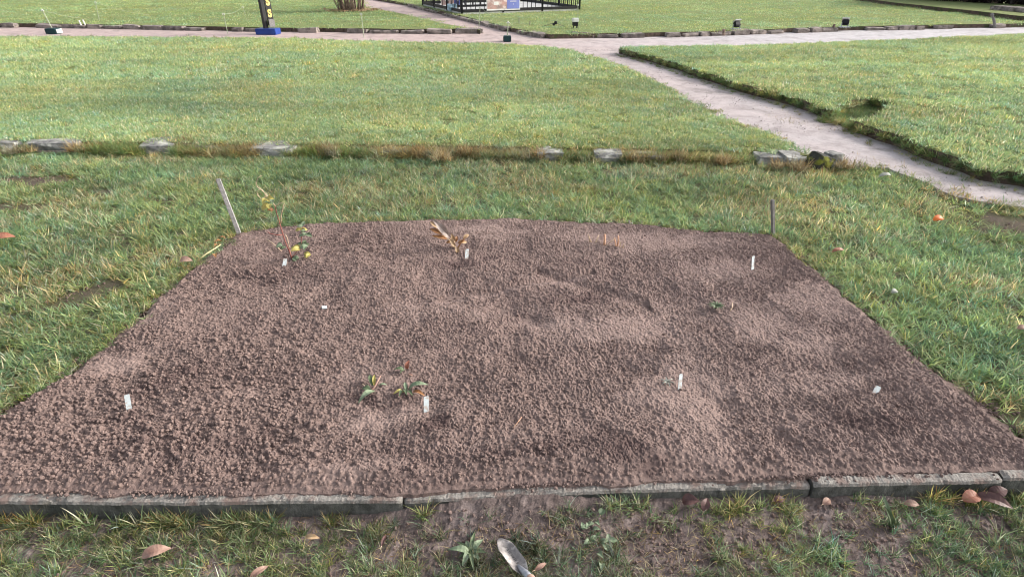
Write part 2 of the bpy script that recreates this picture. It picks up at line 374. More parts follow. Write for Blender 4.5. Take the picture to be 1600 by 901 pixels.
# lawn round the bed (open towards the kerb), path, lawns behind
k0, k1 = kerb_front[0], kerb_front[-1]
a_out = ragged([(-30, k0[1] + .02), (k0[0] - .5, k0[1] + .02), (bed_left[0][0], bed_left[0][1])] + bed_left[1:], .05, .035, 2) + ragged(bed_far[1:], .05, .03, 4) \
    + ragged(bed_right[::-1][1:], .05, .03, 6) + [(k1[0] + .3, k1[1] + .02), (30, k1[1] + .02), (30, 3.6)] + ragged(path_near[::-1], .06, .08, 3) + wall_line[::-1][1:] + [(-30, wall_line[0][1])]
slab('lawn', a_out, Z_A, -.2, 'turf_near', 'bank')
p_out = [(30, 3.75), (8, 3.85)] + ragged(path_near[::-1], .06, .06, 9) + [(wall_line[-2][0], wall_line[-2][1] + .3), (-60, 5.95), (-60, 90), (90, 90), (90, 3.75)]
slab('path', p_out, Z_PATH, -.2, 'path', 'path')
b_out = [(x, y + .12) for x, y in wall_line[:-1]] + ragged(path_left, .1, .12, 12) + ragged(b_back[1:], .2, .12, 13) + [(-40, b_back[-1][1]), (-40, wall_line[0][1] + .12)]
slab('middle_lawn', b_out, Z_B, -.1, 'turf_mid', 'bank')
d_out = ragged(d_front, .1, .07, 15) + ragged(d_back[1:], .2, .15, 16) + [(60, d_back[-1][1]), (60, d_front[0][1])]
slab('side_lawn', d_out, Z_D, -.05, 'turf_mid', 'bank')
f_out = [(-60, f_front[0][1])] + ragged(f_front, .2, .12, 18) + ragged(f_right[1:], .2, .06, 19) + [(-9.5, 40), (-60, 75)]
slab('far_lawn', f_out, Z_F, 0, 'turf_far', 'bank')
g_out = ragged(g_left, .2, .06, 21) + ragged(g_front[1:], .2, .1, 22) + [(80, g_front[-1][1]), (80, 85), (-16, 85)]
slab('back_lawn', g_out, Z_G, 0, 'turf_far', 'bank')
slab('earth_pit', [(d_front[i][0], d_front[i][1]) for i in range(6, 13)], Z_PATH + .004, 0, 'bank', 'bank')

# ---------------------------------------------------------------- the soil bed
NX, NY = 1120, 630
def curve_at(pts, ts):
    p = np.array(pts); l = np.r_[0, np.cumsum(np.hypot(*np.diff(p, axis=0).T))]; l /= l[-1]
    return np.interp(ts, l, p[:, 0]), np.interp(ts, l, p[:, 1])
u = np.linspace(0, 1, NX); v = np.linspace(0, 1, NY)
lx, ly = curve_at(bed_left, v); rx, ry = curve_at(bed_right, v)
bx_ = lx[0] + (rx[0] - lx[0]) * u; by_ = np.interp(bx_, [p[0] for p in kerb_front], [p[1] for p in kerb_front]) + .031 + fbm(bx_ * 5, bx_ * 0, 77, 5, .7) * .030
fx_, fy_ = curve_at(bed_far, u)
U, V = np.meshgrid(u, v)
LX, RX = lx[:, None], rx[:, None]; LY, RY = ly[:, None], ry[:, None]
BX = (1 - U) * LX + U * RX + (1 - V) * bx_[None] + V * fx_[None] - ((1 - U) * (1 - V) * lx[0] + U * (1 - V) * rx[0] + (1 - U) * V * lx[-1] + U * V * rx[-1])
BY = (1 - U) * LY + U * RY + (1 - V) * by_[None] + V * fy_[None] - ((1 - U) * (1 - V) * ly[0] + U * (1 - V) * ry[0] + (1 - U) * V * ly[-1] + U * V * ry[-1])
edge = np.minimum(np.minimum(U, 1 - U) * 4.0, (1 - V) * 2.2); ed = np.clip(edge / .055, 0, 1)
e2 = np.clip(1 - edge / .12, 0, 1); BX = BX + fbm(BX * 11, BY * 11, 71, 4, .65) * .06 * e2; BY = BY + fbm(BX * 11, BY * 11, 72, 4, .65) * .05 * e2 * (V > .3)
smooth_px = [(690, 492, .28, .13), (590, 590, .14, .1), (1080, 625, .2, .16), (1200, 510, .2, .25), (1290, 475, .25, .2), (190, 570, .2, .1), (1140, 420, .3, .12), (960, 520, .3, .12), (880, 515, .13, .06), (545, 740, .25, .06), (640, 640, .25, .12), (1300, 590, .2, .12), (740, 365, .5, .06), (1010, 380, .4, .1), (230, 500, .1, .15)]
damp_px = [(700, 415, .3, .09), (445, 425, .25, .1), (965, 392, .2, .06), (1140, 490, .16, .06), (1395, 625, .16, .06), (770, 400, .12, .05), (900, 460, .3, .12), (590, 620, .12, .05), (680, 650, .08, .05), (330, 690, .35, .1), (1340, 660, .3, .1), (850, 700, .5, .08), (1080, 600, .08, .03), (200, 655, .2, .04), (330, 600, .4, .12)]
def blobs(lst, x, y, s):
    o = np.zeros_like(x); wx = x + fbm(x * 4, y * 4, s, 5, .72) * .24; wy = y + fbm(x * 4, y * 4, s + 5, 5, .72) * .18
    for px, py, a, b in lst:
        c = P(px, py, .02); o = np.maximum(o, np.clip(1.4 - np.hypot((wx - c.x) / a, (wy - c.y) / b), 0, 1))
    return o
SM = np.clip(blobs(smooth_px, BX, BY, 41) * .95 + fbm(BX * 1.9 + BY * .6, BY * 4.2 - BX * 1.2, 44, 5, .62) * .95 - .1 + .32 * np.clip((BX + .1) / .9, 0, 1), 0, 1)
DA = np.clip(blobs(damp_px, BX, BY, 51) * .75 + fbm(BX * 2.5, BY * 3.5, 54, 5, .6) * .65 - .08 - SM * .5, 0, 1)
coarse = np.clip(.50 - .24 * BX + np.clip(2.1 - BY, -1, 1) * .38 + fbm(BX * 2, BY * 2, 60, 4) * .75, .12, 1.0) * (1 - .62 * SM)
rk = np.clip(.5 + .35 * BX, 0, 1)                     # raked lengthwise towards the right-hand side
xr = BX * .94 + BY * .34; yr = -BX * .34 + BY * .94
def soil_base(x, y): return .012 + .022 * np.exp(-((x / 1.9) ** 4)) + fbm(x * 1.3, y * 1.3, 33, 3) * .016
def ridged(x, y, sd, o=3):
    r = 0; a = 1.0
    for i in range(o): r = r + a * (.5 - np.abs(vnoise(x * 2.1 ** i + 3.3 * i, y * 2.1 ** i, sd + i * 7))); a *= .55
    return r
BZ = soil_base(BX, BY) + fbm(BX * 4.0, BY * 5.5, 34, 5, .60) * .026 * (1 - .35 * SM)
sz = np.clip(.5 + fbm(BX * 3, BY * 3, 62, 3) * 1.3, 0, 1)
BZ += lumps(BX, BY, .075, 59, .30, .12, .5) * .6 * np.clip(coarse * 1.6 - .7, 0, 1) + lumps(BX, BY, .045, 61, .34, .15, .55) * .55 * np.clip(coarse * 1.5 - .5, 0, 1) * sz
BZ += lumps(BX + .01, BY, .026, 65, .42, .15, .6) * .6 * coarse * (1 - .5 * rk) + lumps(BX, BY + .005, .015, 69, .6, .2, .6) * .75 * (.3 + .7 * coarse) * (1 - .5 * SM) * (1 - .4 * rk)
BZ += -ridged(BX * 52, BY * 52, 85) * .0065 * (.35 + .65 * coarse) * (1 - .45 * SM) + fbm(BX * 150, BY * 150, 83, 2) * .0058 * (1 - .35 * SM)
BZ += fbm(xr * 80, yr * 34, 81, 3, .75) * .0110 * rk * (1 - .55 * SM) + ridged(xr * 9, yr * 3.2, 87, 2) * .010 * rk
BZ -= np.clip(fbm(BX * 2.6, BY * 2.2, 88, 4, .55) - .28, 0, 1) * .05
BZ += -np.exp(-((BX * .55 + BY * .83 - 2.63) / .04) ** 2) * .018 * (np.abs(BX - .45) < .3) - np.exp(-((BX * .3 - BY * .95 + 2.75) / .028) ** 2) * .020 * (np.abs(BX - .05) < .45)
BZ = np.maximum(BZ, .006) * ed + (1 - ed) * (.002 + np.maximum(0, BZ - .03) * .8)
dk = V * 2.25; BZ = np.where(dk < .12, np.minimum(BZ, .0015 + dk * .40 + np.clip(dk / .03, 0, 1) * (lumps(BX, BY, .016, 69, .8) * .8 + fbm(BX * 60, BY * 60, 84, 2) * .004)), BZ)
BZ[0, :] = -.012; BZ[-1, :] = -.02; BZ[:, 0] = -.02; BZ[:, -1] = -.02
tone = np.zeros((NY, NX, 4)); brk = fbm(BX * 22, BY * 26, 90, 4, .7); drag = np.exp(-((BX * .3 - BY * .95 + 2.70) / .035) ** 2) * (np.abs(BX - .05) < .45) + np.exp(-((BX * .02 + BY - 2.52) / .02) ** 2) * (np.abs(BX - .42) < .22); tone[..., 0] = np.clip((SM * .9 + brk * .40 - .10 + drag * .5) * 1.1, 0, .9) * .85; tone[..., 1] = np.clip(DA * 1.05 + brk * .12 - .06, 0, .75); tone[..., 3] = 1
bed = grid_mesh('soil_bed', BX, BY, BZ, 'soil', tone)
tag(bed, 'freshly raked reddish brown soil bed behind the low kerb', None, None, 'structure')
def bed_z(x, y):
    i = np.argmin((BX[::6, ::6] - x) ** 2 + (BY[::6, ::6] - y) ** 2); j, k = np.unravel_index(i, BX[::6, ::6].shape)
    return float(np.median(BZ[max(0, j * 6 - 4):j * 6 + 5, max(0, k * 6 - 4):k * 6 + 5]))
def PB(px, py):
    z = .02
    for _ in range(4): q = P(px, py, z); z = bed_z(q.x, q.y)
    return Vector((q.x, q.y, z))

# ---------------------------------------------------------------- scattering (stuff only): points carry rotation, size, kind and tint
def scatter(name, pts, rot, scl, idx, tint, coll, kindlabel):
    me = bpy.data.meshes.new(name); me.vertices.add(len(pts)); me.vertices.foreach_set('co', np.asarray(pts, np.float32).ravel())
    for nm, ty, key, arr in (('rot', 'FLOAT_VECTOR', 'vector', rot), ('scl', 'FLOAT_VECTOR', 'vector', scl), ('idx', 'INT', 'value', idx), ('tint', 'FLOAT_COLOR', 'color', tint)):
        a = me.attributes.new(nm, ty, 'POINT'); a.data.foreach_set(key, np.asarray(arr, np.int32 if ty == 'INT' else np.float32).ravel())
    o = bpy.data.objects.new(name, me); COL.objects.link(o); tag(o, kindlabel, None, None, 'stuff')
    ng = bpy.data.node_groups.new(name + '_nodes', 'GeometryNodeTree')
    ng.interface.new_socket('Geometry', in_out='INPUT', socket_type='NodeSocketGeometry'); ng.interface.new_socket('Geometry', in_out='OUTPUT', socket_type='NodeSocketGeometry')
    gi = ng.nodes.new('NodeGroupInput'); go = ng.nodes.new('NodeGroupOutput'); ip = ng.nodes.new('GeometryNodeInstanceOnPoints')
    ci = ng.nodes.new('GeometryNodeCollectionInfo'); ci.inputs['Collection'].default_value = coll; ci.inputs['Separate Children'].default_value = True; ci.inputs['Reset Children'].default_value = True
    ip.inputs['Pick Instance'].default_value = True
    def attr(nm, ty):
        n = ng.nodes.new('GeometryNodeInputNamedAttribute'); n.data_type = ty; n.inputs['Name'].default_value = nm
        return [s for s in n.outputs if s.enabled and s.name == 'Attribute'][0]
    l = ng.links.new
    l(gi.outputs[0], ip.inputs['Points']); l(ci.outputs[0], ip.inputs['Instance']); l(attr('rot', 'FLOAT_VECTOR'), ip.inputs['Rotation'])
    l(attr('scl', 'FLOAT_VECTOR'), ip.inputs['Scale']); l(attr('idx', 'INT'), ip.inputs['Instance Index']); l(ip.outputs[0], go.inputs[0])
    mod = o.modifiers.new('scatter', 'NODES'); mod.node_group = ng
    return o
GREENS = np.array([(.155, .225, .085), (.12, .19, .08), (.225, .275, .105), (.27, .305, .15), (.165, .235, .125)])
STRAW = np.array([(.42, .36, .22), (.36, .27, .15), (.50, .45, .30)]); BROWN = np.array([(.19, .14, .075), (.24, .175, .095)])
def tufts(cname, nvar, blades, rad, lmin, lmax, wid, lean, mixf, seed, seg=3, curve=.6):
    r = np.random.default_rng(seed); c = bpy.data.collections.new(cname)
    for k in range(nvar):
        st = mixf[0] + (mixf[1] - mixf[0]) * k / max(1, nvar - 1)         # share of straw rises with the variant number
        V_, F_, C_ = [], [], []
        for b in range(blades):
            a = r.uniform(0, 2 * math.pi); q = rad * math.sqrt(r.uniform()); base = np.array((math.cos(a) * q, math.sin(a) * q, -.006))
            ln = r.uniform(lmin, lmax); la = r.uniform(0, 2 * math.pi); le = abs(r.normal(lean, .35)); d = np.array((math.cos(la), math.sin(la), 0)); wd = wid * r.uniform(.6, 1.25)
            s_ = np.array((-d[1], d[0], 0)); tw = r.uniform(-.5, .5); s_ = s_ * math.cos(tw) + np.array((0, 0, math.sin(tw)))
            p = base.copy(); th = le * .5; o = len(V_)
            for i in range(seg + 1):
                t = i / seg; ww = wd * (1 - t ** 1.6) * .5
                if i < seg: V_ += [p - s_ * ww, p + s_ * ww]
                else: V_.append(p.copy())
                th += le * curve / seg
                p = p + (d * math.sin(th) + np.array((0, 0, math.cos(th)))) * ln / seg
                p[2] = max(p[2], .002)
            for i in range(seg - 1): F_.append((o + 2 * i, o + 2 * i + 1, o + 2 * i + 3, o + 2 * i + 2))
            F_.append((o + 2 * seg - 2, o + 2 * seg - 1, o + 2 * seg))
            uu = r.uniform()
            cc = STRAW[r.integers(3)] if uu < st else (BROWN[r.integers(2)] if uu < st * 1.35 else GREENS[r.integers(5)]) ; cc = cc * r.uniform(.75, 1.25)
            C_ += [(*cc, 1)] * (2 * seg + 1)
        me = bpy.data.meshes.new(f'{cname}_{k:02d}'); me.from_pydata([tuple(x) for x in V_], [], F_); me.materials.append(MT['grass'])
        at = me.attributes.new('bcol', 'FLOAT_COLOR', 'POINT'); at.data.foreach_set('color', np.array(C_, np.float32).ravel())
        me.polygons.foreach_set('use_smooth', np.ones(len(F_), bool))
        c.objects.link(bpy.data.objects.new(f'{cname}_{k:02d}', me))
    return c
def rand_in(poly, x0, x1, y0, y1, dens, cone=1.6):
    n = int((x1 - x0) * (y1 - y0) * dens); x = rng.uniform(x0, x1, n); y = rng.uniform(y0, y1, n)
    k = (np.abs(x) < .92 * (y * math.cos(PITCH) + CAMH * math.sin(PITCH)) + cone); x, y = x[k], y[k]
    k = inside(x, y, poly); return x[k], y[k]
def go(name, x, y, z, coll, nvar, s0, s1, straw, tint, label, tilt=.12, zs=None, tv=.28):
    n = len(x); rot = np.stack([rng.normal(0, tilt, n), rng.normal(0, tilt, n), rng.uniform(0, 6.28, n)], -1)
    s = rng.uniform(s0, s1, n); sc = np.stack([s, s, s * (zs if zs is not None else 1)], -1)
    idx = np.clip((np.clip(straw, 0, 1) * nvar + rng.normal(0, 1.0, n)).astype(int), 0, nvar - 1)
    tt = np.ones((n, 4)); hv = rng.normal(0, .09, (n, 1)); tt[:, :3] = tint * (1 + tv * rng.uniform(-1, 1, (n, 1))) * np.hstack([1 + hv, np.ones((n, 1)), 1 - hv * 1.5])
    return scatter(name, np.stack([x, y, np.broadcast_to(z, x.shape)], -1), rot, sc, idx, tt, coll, label)
def tint_of(x, y, s, f=1.0, warm=.15, base=(1, 1, 1), var=.25):
    a = fbm(x * .9 * f, y * 1.6 * f, s, 4); b = fbm(x * 2.1 * f, y * 2.1 * f, s + 9, 4)
    c = fbm(x * .7 * f, y * 5 * f, s + 21, 4, .6)
    l = 1 + var * .7 * a + var * .5 * b + var * .8 * c; wv = warm * fbm(x * 1.4 * f, y * 1.4 * f, s + 3, 4)
    return np.stack([l * (1 + wv) * base[0], l * base[1], l * (1 - wv) * base[2]], -1)
C_NEAR = tufts('near_tuft', 8, 26, .038, .04, .085, .0052, 1.15, (.04, .6), 11)
C_FRONT = tufts('long_tuft', 8, 22, .022, .05, .11, .0050, 1.0, (.05, .55), 12, 4)
C_MID = tufts('mid_tuft', 6, 58, .085, .03, .06, .0068, 1.0, (.06, .22), 13, 2)
C_FAR = tufts('far_tuft', 4, 60, .26, .025, .042, .012, .9, (.05, .2), 14, 2)
C_LONG = tufts('hanging_tuft', 8, 40, .045, .06, .13, .0055, 1.0, (.10, .85), 15, 4, .9)

C_THATCH = tufts('thatch', 4, 7, .05, .03, .07, .003, 1.9, (.75, .95), 16, 2, .1)
# lawn round the bed
x, y = rand_in(a_out, -8, 8, 1.2, 6.2, 760, 1.4)
bare_px = [(60, 280, .45, .10), (15, 320, .35, .12), (125, 458, .13, .12), (165, 297, .12, .06), (1580, 345, .35, .25), (1585, 650, .18, .12), (1500, 615, .1, .06), (260, 310, .15, .06), (1480, 300, .2, .08), (330, 300, .1, .05), (100, 275, .25, .04)]
bare = blobs(bare_px, x, y, 91)
dens = np.clip(1.02 - bare * 1.3 + fbm(x * 3, y * 3, 92, 4) * .3, 0, 1); k = rng.uniform(size=len(x)) < dens
x, y = x[k], y[k]; st = .22 + fbm(x * 1.8, y * 2.4, 193, 4, .6) * .5
ti = tint_of(x, y, 94, 1.3, .16, (1.33, 1.38, 1.40), .34) * (1 + .16 * np.clip((x - 1) / 2, 0, 1))[:, None]
go('grass', x, y, Z_A, C_NEAR, 8, .7, 1.25, st, ti, 'short matted autumn grass round the soil bed', .2, .85 + .3 * fbm(x * 5, y * 5, 95, 3))
x, y = rand_in(a_out, -8, 8, 1.2, 6.2, 130, 1.4); k = rng.uniform(size=len(x)) < .35 + blobs(bare_px, x, y, 91) + fbm(x * 2, y * 2, 197, 3) * .6; x, y = x[k], y[k]
go('lawn_thatch', x, y, Z_A + .006, C_THATCH, 4, .7, 1.3, .5 + 0 * x, tint_of(x, y, 198, 3, .1, (.85, .8, .75), .5), 'dead straw lying in the grass round the bed', .15)
# bigger clumps standing out of it
x, y = rand_in(a_out, -8, 8, 1.2, 6.2, 46, 1.4); k = (fbm(x * 2.2, y * 2.2, 97, 3) > -.05) & (blobs(bare_px, x, y, 91) < .3); x, y = x[k], y[k]
go('grass_clumps', x, y, Z_A, C_FRONT, 8, .6, 1.0, .2 + fbm(x * 2, y * 2, 98, 3) * .7, tint_of(x, y, 99, 1.3, .2, (1.3, 1.3, 1.25), .35), 'coarser clumps standing out of the grass round the bed', .25)
# front strip
n = 10500; x = rng.uniform(-2.7, 2.7, n); y = rng.uniform(.55, 1.52, n); ky = np.interp(x, [p[0] for p in kerb_front], [p[1] for p in kerb_front]); k = y < ky - .03; x, y, ky = x[k], y[k], ky[k]
bare_f = [(770, 798, .34, .055), (900, 808, .26, .06), (660, 810, .14, .06), (1050, 830, .12, .1), (1150, 850, .2, .12), (1210, 820, .2, .06), (890, 860, .07, .1), (1330, 800, .14, .05), (1000, 800, .12, .05), (640, 845, .1, .06), (1420, 840, .08, .06), (180, 850, .08, .05), (470, 855, .1, .04)]
bf = blobs(bare_f, x, y, 101); dens = np.clip(.88 - bf * 1.0 + fbm(x * 6, y * 6, 102, 4, .65) * 1.2 - .15 * (x > .3), .06, 1); k = rng.uniform(size=len(x)) < dens; x, y = x[k], y[k]
st = .22 + fbm(x * 3, y * 3, 103, 4) * .8
go('front_grass', x, y, front_z(x, y), C_FRONT, 8, .3, .72, st, tint_of(x, y, 104, 2, .2, (.88, .97, 1.0), .6), 'loose uneven grass before the kerb', .3)
n = 5200; x = rng.uniform(-2.7, 2.7, n); y = rng.uniform(.55, 1.46, n); ky = np.interp(x, [p[0] for p in kerb_front], [p[1] for p in kerb_front]); k = (y < ky - .03) & (rng.uniform(size=n) < .55 + fbm(x * 4, y * 4, 108, 3) * .8); x, y = x[k], y[k]
go('front_thatch', x, y, front_z(x, y) + .004, C_THATCH, 4, .5, 1.0, .5 + 0 * x, tint_of(x, y, 109, 3, .1, (.85, .8, .74), .5), 'dead grey straw lying on the earth before the kerb', .1)
# tufts against the kerb face
kt = [(60, 800, 5), (75, 802, 5), (200, 800, 6), (245, 800, 9), (275, 795, 14), (300, 800, 10), (350, 802, 10), (375, 802, 8), (400, 806, 10), (425, 806, 8), (20, 806, 6), (130, 812, 6), (520, 815, 4), (665, 800, 4), (960, 800, 4), (1000, 800, 5), (1150, 800, 9), (1230, 795, 5), (1345, 785, 4), (1460, 785, 7), (1490, 782, 5), (1530, 780, 6), (1585, 775, 10), (1600, 775, 8)]
xx, yy = [], []
for px, py, c in kt:
    q = P(px, py, Z_FRONT)
    for _ in range(c): xx.append(q.x + rng.normal(0, .022)); yy.append(min(q.y + rng.normal(0, .018), 1.46))
x, y = np.array(xx), np.array(yy); ky = np.interp(x, [p[0] for p in kerb_front], [p[1] for p in kerb_front]); y = np.minimum(y, ky - .025)
go('kerb_grass', x, y, front_z(x, y), C_FRONT, 8, .5, .95, .35 + rng.normal(0, .25, len(x)), tint_of(x, y, 106, 3, .2, (1.05, 1.05, .95), .4), 'longer grass growing up against the kerb face', .3)
# middle and side lawns
def lawn_scatter(name, poly, z, bx, dens, coll, nv, s0, s1, seed, base, label, straw0=.3, var=.3, f=.6):
    x, y = rand_in(poly, *bx, dens, 2.5)
    k = rng.uniform(size=len(x)) < np.clip(.95 + fbm(x * 1.6, y * 1.6, seed, 3) * .3, 0, 1); x, y = x[k], y[k]
    go(name, x, y, z, coll, nv, s0, s1, straw0 + fbm(x * .8, y * 1.2, seed + 1, 4) * .8, tint_of(x, y, seed + 2, f, .14, base, var), label, .1, None, .16)
lawn_scatter('middle_grass', b_out, Z_B, (-20, 6, 5.3, 9.2), 330, C_MID, 6, .7, 1.1, 110, (1.72, 1.74, 1.86), 'pale green grass of the lawn beyond the stone edging')
lawn_scatter('middle_grass_beyond', b_out, Z_B, (-26, 4, 9.2, 16), 120, C_MID, 6, 1.0, 1.5, 120, (1.92, 1.94, 2.05), 'pale green grass before the cross path', .3, .26)
lawn_scatter('side_grass', d_out, Z_D, (1, 20, 4, 16.5), 150, C_MID, 6, .9, 1.35, 130, (1.86, 1.88, 2.0), 'pale grass of the lawn right of the gravel path', .3, .3)
lawn_scatter('far_grass', f_out, Z_F, (-34, 0, 15, 40), 14, C_FAR, 4, .9, 1.3, 140, (1.6, 1.66, 1.65), 'smooth grass of the lawn left of the fenced square', .25, .25, .4)
lawn_scatter('back_grass', g_out, Z_G, (-16, 40, 14, 42), 14, C_FAR, 4, .9, 1.3, 150, (1.65, 1.68, 1.7), 'smooth grass of the lawn behind the cross path', .3, .25, .4)
# overhanging fringes along the lawn edges
def fringe(name, line, z, per_m, coll, s0, s1, straw, base, label, jit=.05, seed=160, gaps=None, tilt=.35, inward=0):
    p = np.array(line); l = np.r_[0, np.cumsum(np.hypot(*np.diff(p, axis=0).T))]; n = int(l[-1] * per_m); t = rng.uniform(0, l[-1], n)
    x = np.interp(t, l, p[:, 0]) + rng.normal(0, jit, n); y = np.interp(t, l, p[:, 1]) + rng.normal(0, jit, n) + inward
    k = (np.abs(x) < .95 * y + 3)
    if gaps is not None: k &= ~gaps(x, y)
    x, y = x[k], y[k]
    zz = z(x, y) if callable(z) else np.full(len(x), z)
    go(name, x, y, zz, coll, 8 if coll in (C_FRONT, C_LONG, C_NEAR) else 6, s0, s1, straw + fbm(x * 2.5, y * 2.5, seed, 3) * .8, tint_of(x, y, seed + 1, 1.5, .2, base, .3), label, tilt)
wstones = [(-20, 30), (38, 126), (222, 272), (405, 450), (845, 873), (936, 964), (1190, 1240), (1222, 1300)]
wsx = [(P(a, 236, .05).x, P(b, 236, .05).x) for a, b in wstones]
def in_stone(x, y):
    r = np.zeros(x.shape, bool)
    for a, b in wsx: r |= (x > a + .02) & (x < b - .02)
    return r
fringe('edging_grass', wall_line[:-1], .02, 300, C_LONG, .7, 1.1, .42, (1.2, 1.2, .98), 'long brown green grass hanging over the stone edging', .035, 161, in_stone, .3, .0)
fringe('edging_top_grass', wall_line[:-1], Z_B - .03, 110, C_LONG, .4, .75, .5, (1.1, 1.05, .9), 'dry grass along the top of the stone edging', .03, 171, in_stone, .3, .12)
fringe('side_lawn_fringe', ragged(d_front, .1, .07, 15), Z_D - .05, 55, C_LONG, .5, .9, .18, (.88, 1.0, .8), 'dark grass overhanging the cut edge of the side lawn', .035, 181, None, .5)
fringe('side_lawn_foot', [(x - .1, y - .1) for x, y in d_front], Z_PATH - .01, 26, C_LONG, .4, .7, .3, (.9, .98, .75), 'grass rooted along the foot of the side lawn edge', .05, 186, None, .5)
fringe('path_side_fringe', path_left, Z_B - .03, 26, C_MID, .6, 1.0, .4, (1.15, 1.1, .95), 'ragged grass along the gravel path', .06, 191, None, .3)
fringe('bed_edge_grass', [p for p in bed_left] , Z_A, 60, C_FRONT, .5, .85, .2, (1.2, 1.25, 1.15), 'green grass edging the bed on its sunken side', .035, 196, None, .4, .02)
fringe('bed_back_grass', bed_far, Z_A, 55, C_FRONT, .45, .75, .25, (1.15, 1.22, 1.15), 'green grass along the back of the bed', .03, 198, None, .4, .02)
fringe('bed_side_grass', [(x + .015, y) for x, y in bed_right], Z_A, 55, C_FRONT, .5, .8, .25, (1.15, 1.22, 1.15), 'green grass along the sunny side of the bed', .03, 199, None, .4, .0)
fringe('path_end_fringe', path_near, .015, 60, C_NEAR, .8, 1.2, .4, (1.1, 1.0, .9), 'ragged grass where the lawn meets the gravel path', .06, 206, None, .3, -.02)
fringe('cross_path_fringe', b_back, Z_B - .02, 8, C_MID, .8, 1.4, .4, (.95, .95, .8), 'grass along the cross path', .08, 201, None, .3)
pit = [d_front[i] for i in range(6, 13)]; px_ = [p[0] for p in pit]; py_ = [p[1] for p in pit]
x, y = rand_in(ragged(pit, .1, .05, 3, True), min(px_), max(px_), min(py_), max(py_), 420, 3)
go('hollow_grass', x, y, Z_PATH, C_LONG, 8, .45, .8, .1 + 0 * x, tint_of(x, y, 205, 2, .1, (.6, .7, .55), .3), 'dark grass inside the hollow cut in the side lawn', .3)
fringe('hollow_lip', ragged([d_front[6], d_front[12]], .1, .05, 5), Z_PATH + .02, 90, C_LONG, .6, .95, .45, (1.0, 1.0, .75), 'yellow green grass across the mouth of the hollow', .06, 207, None, .3)
# dry blond tufts on the stone edging
xx, yy = [], []
for px, py, c in [(285, 222, 14), (400, 232, 10), (505, 235, 16), (520, 238, 10), (655, 238, 12), (735, 238, 12), (665, 236, 6), (835, 242, 8), (120, 232, 6), (30, 236, 6), (1000, 246, 8), (1060, 246, 10), (1130, 250, 8), (1215, 258, 8), (1320, 258, 8), (690, 246, 6), (1255, 262, 4)]:
    q = P(px, py, .06)
    for _ in range(c): xx.append(q.x + rng.normal(0, .07)); yy.append(q.y + rng.normal(0, .03))
x, y = np.array(xx), np.array(yy)
go('dry_tufts', x, y, .05, C_LONG, 8, .7, 1.15, .9 + 0 * x, tint_of(x, y, 211, 2, .1, (1.0, .95, .86), .3), 'blond dry grass tufts on the stone edging', .2, 1.2)

# soil crumbs lying on the bed
cl = bpy.data.collections.new('crumb_kinds')
for k in range(6):
    mb = MB(); bm = bmesh.new(); bmesh.ops.create_icosphere(bm, subdivisions=2 if k < 3 else 1, radius=1)
    co = np.array([v.co[:] for v in bm.verts]); dn = fbm(co[:, 0] * 1.7 + k * 5 + co[:, 2], co[:, 1] * 1.7 - co[:, 2] * 1.2, k, 3, .7); co *= (1 + .55 * dn)[:, None]; co *= np.array((1 + .25 * (k % 2), .85, .72))
    bm.verts.index_update(); me = bpy.data.meshes.new(f'crumb_{k}'); me.from_pydata([tuple(c) for c in co], [], [[v.index for v in f.verts] for f in bm.faces]); bm.free()
    me.materials.append(MT['soil']); at = me.attributes.new('tone', 'FLOAT_COLOR', 'POINT'); at.data.foreach_set('color', np.tile((.0 + .12 * (k % 3), .0 + .1 * (k % 2), 0, 1), len(co)).astype(np.float32))
    cl.objects.link(bpy.data.objects.new(f'crumb_{k}', me))
n = 120000; jj = rng.integers(8, NY - 14, n); kk = rng.integers(14, NX - 14, n); keep = rng.uniform(size=n) < np.clip(coarse[jj, kk] * 1.0 - .05, .10, 1) * (1 - .6 * SM[jj, kk]); jj, kk = jj[keep], kk[keep]; n = len(jj)
s = (.0016 + .0078 * rng.uniform(size=n) ** 6) * (.7 + .5 * coarse[jj, kk]); big = rng.uniform(size=n) < .010 * coarse[jj, kk] + .012 * (BY[jj, kk] < 1.8); s[big] = rng.uniform(.005, .0125, big.sum())
scatter('soil_crumbs', np.stack([BX[jj, kk], BY[jj, kk], BZ[jj, kk] + s * .3], -1), rng.uniform(0, 6.28, (n, 3)), np.repeat(s[:, None], 3, 1), rng.integers(0, 6, n), np.ones((n, 4)), cl, 'crumbs and small clods of soil lying on the bed')
n = 15000; x = rng.uniform(-2.6, 2.6, n); y = rng.uniform(.6, 1.45, n); ky = np.interp(x, [p[0] for p in kerb_front], [p[1] for p in kerb_front]); k = (y < ky - .02) & (rng.uniform(size=n) < .5 + .5 * blobs(bare_f, x, y, 101)); x, y = x[k], y[k]; n = len(x)
s = .0025 + .006 * rng.uniform(size=n) ** 3
scatter('spilled_crumbs', np.stack([x, y, front_z(x, y) + .005], -1), rng.uniform(0, 6.28, (n, 3)), np.repeat(s[:, None], 3, 1), rng.integers(0, 6, n), np.ones((n, 4)), cl, 'crumbs of earth spilled before the kerb')

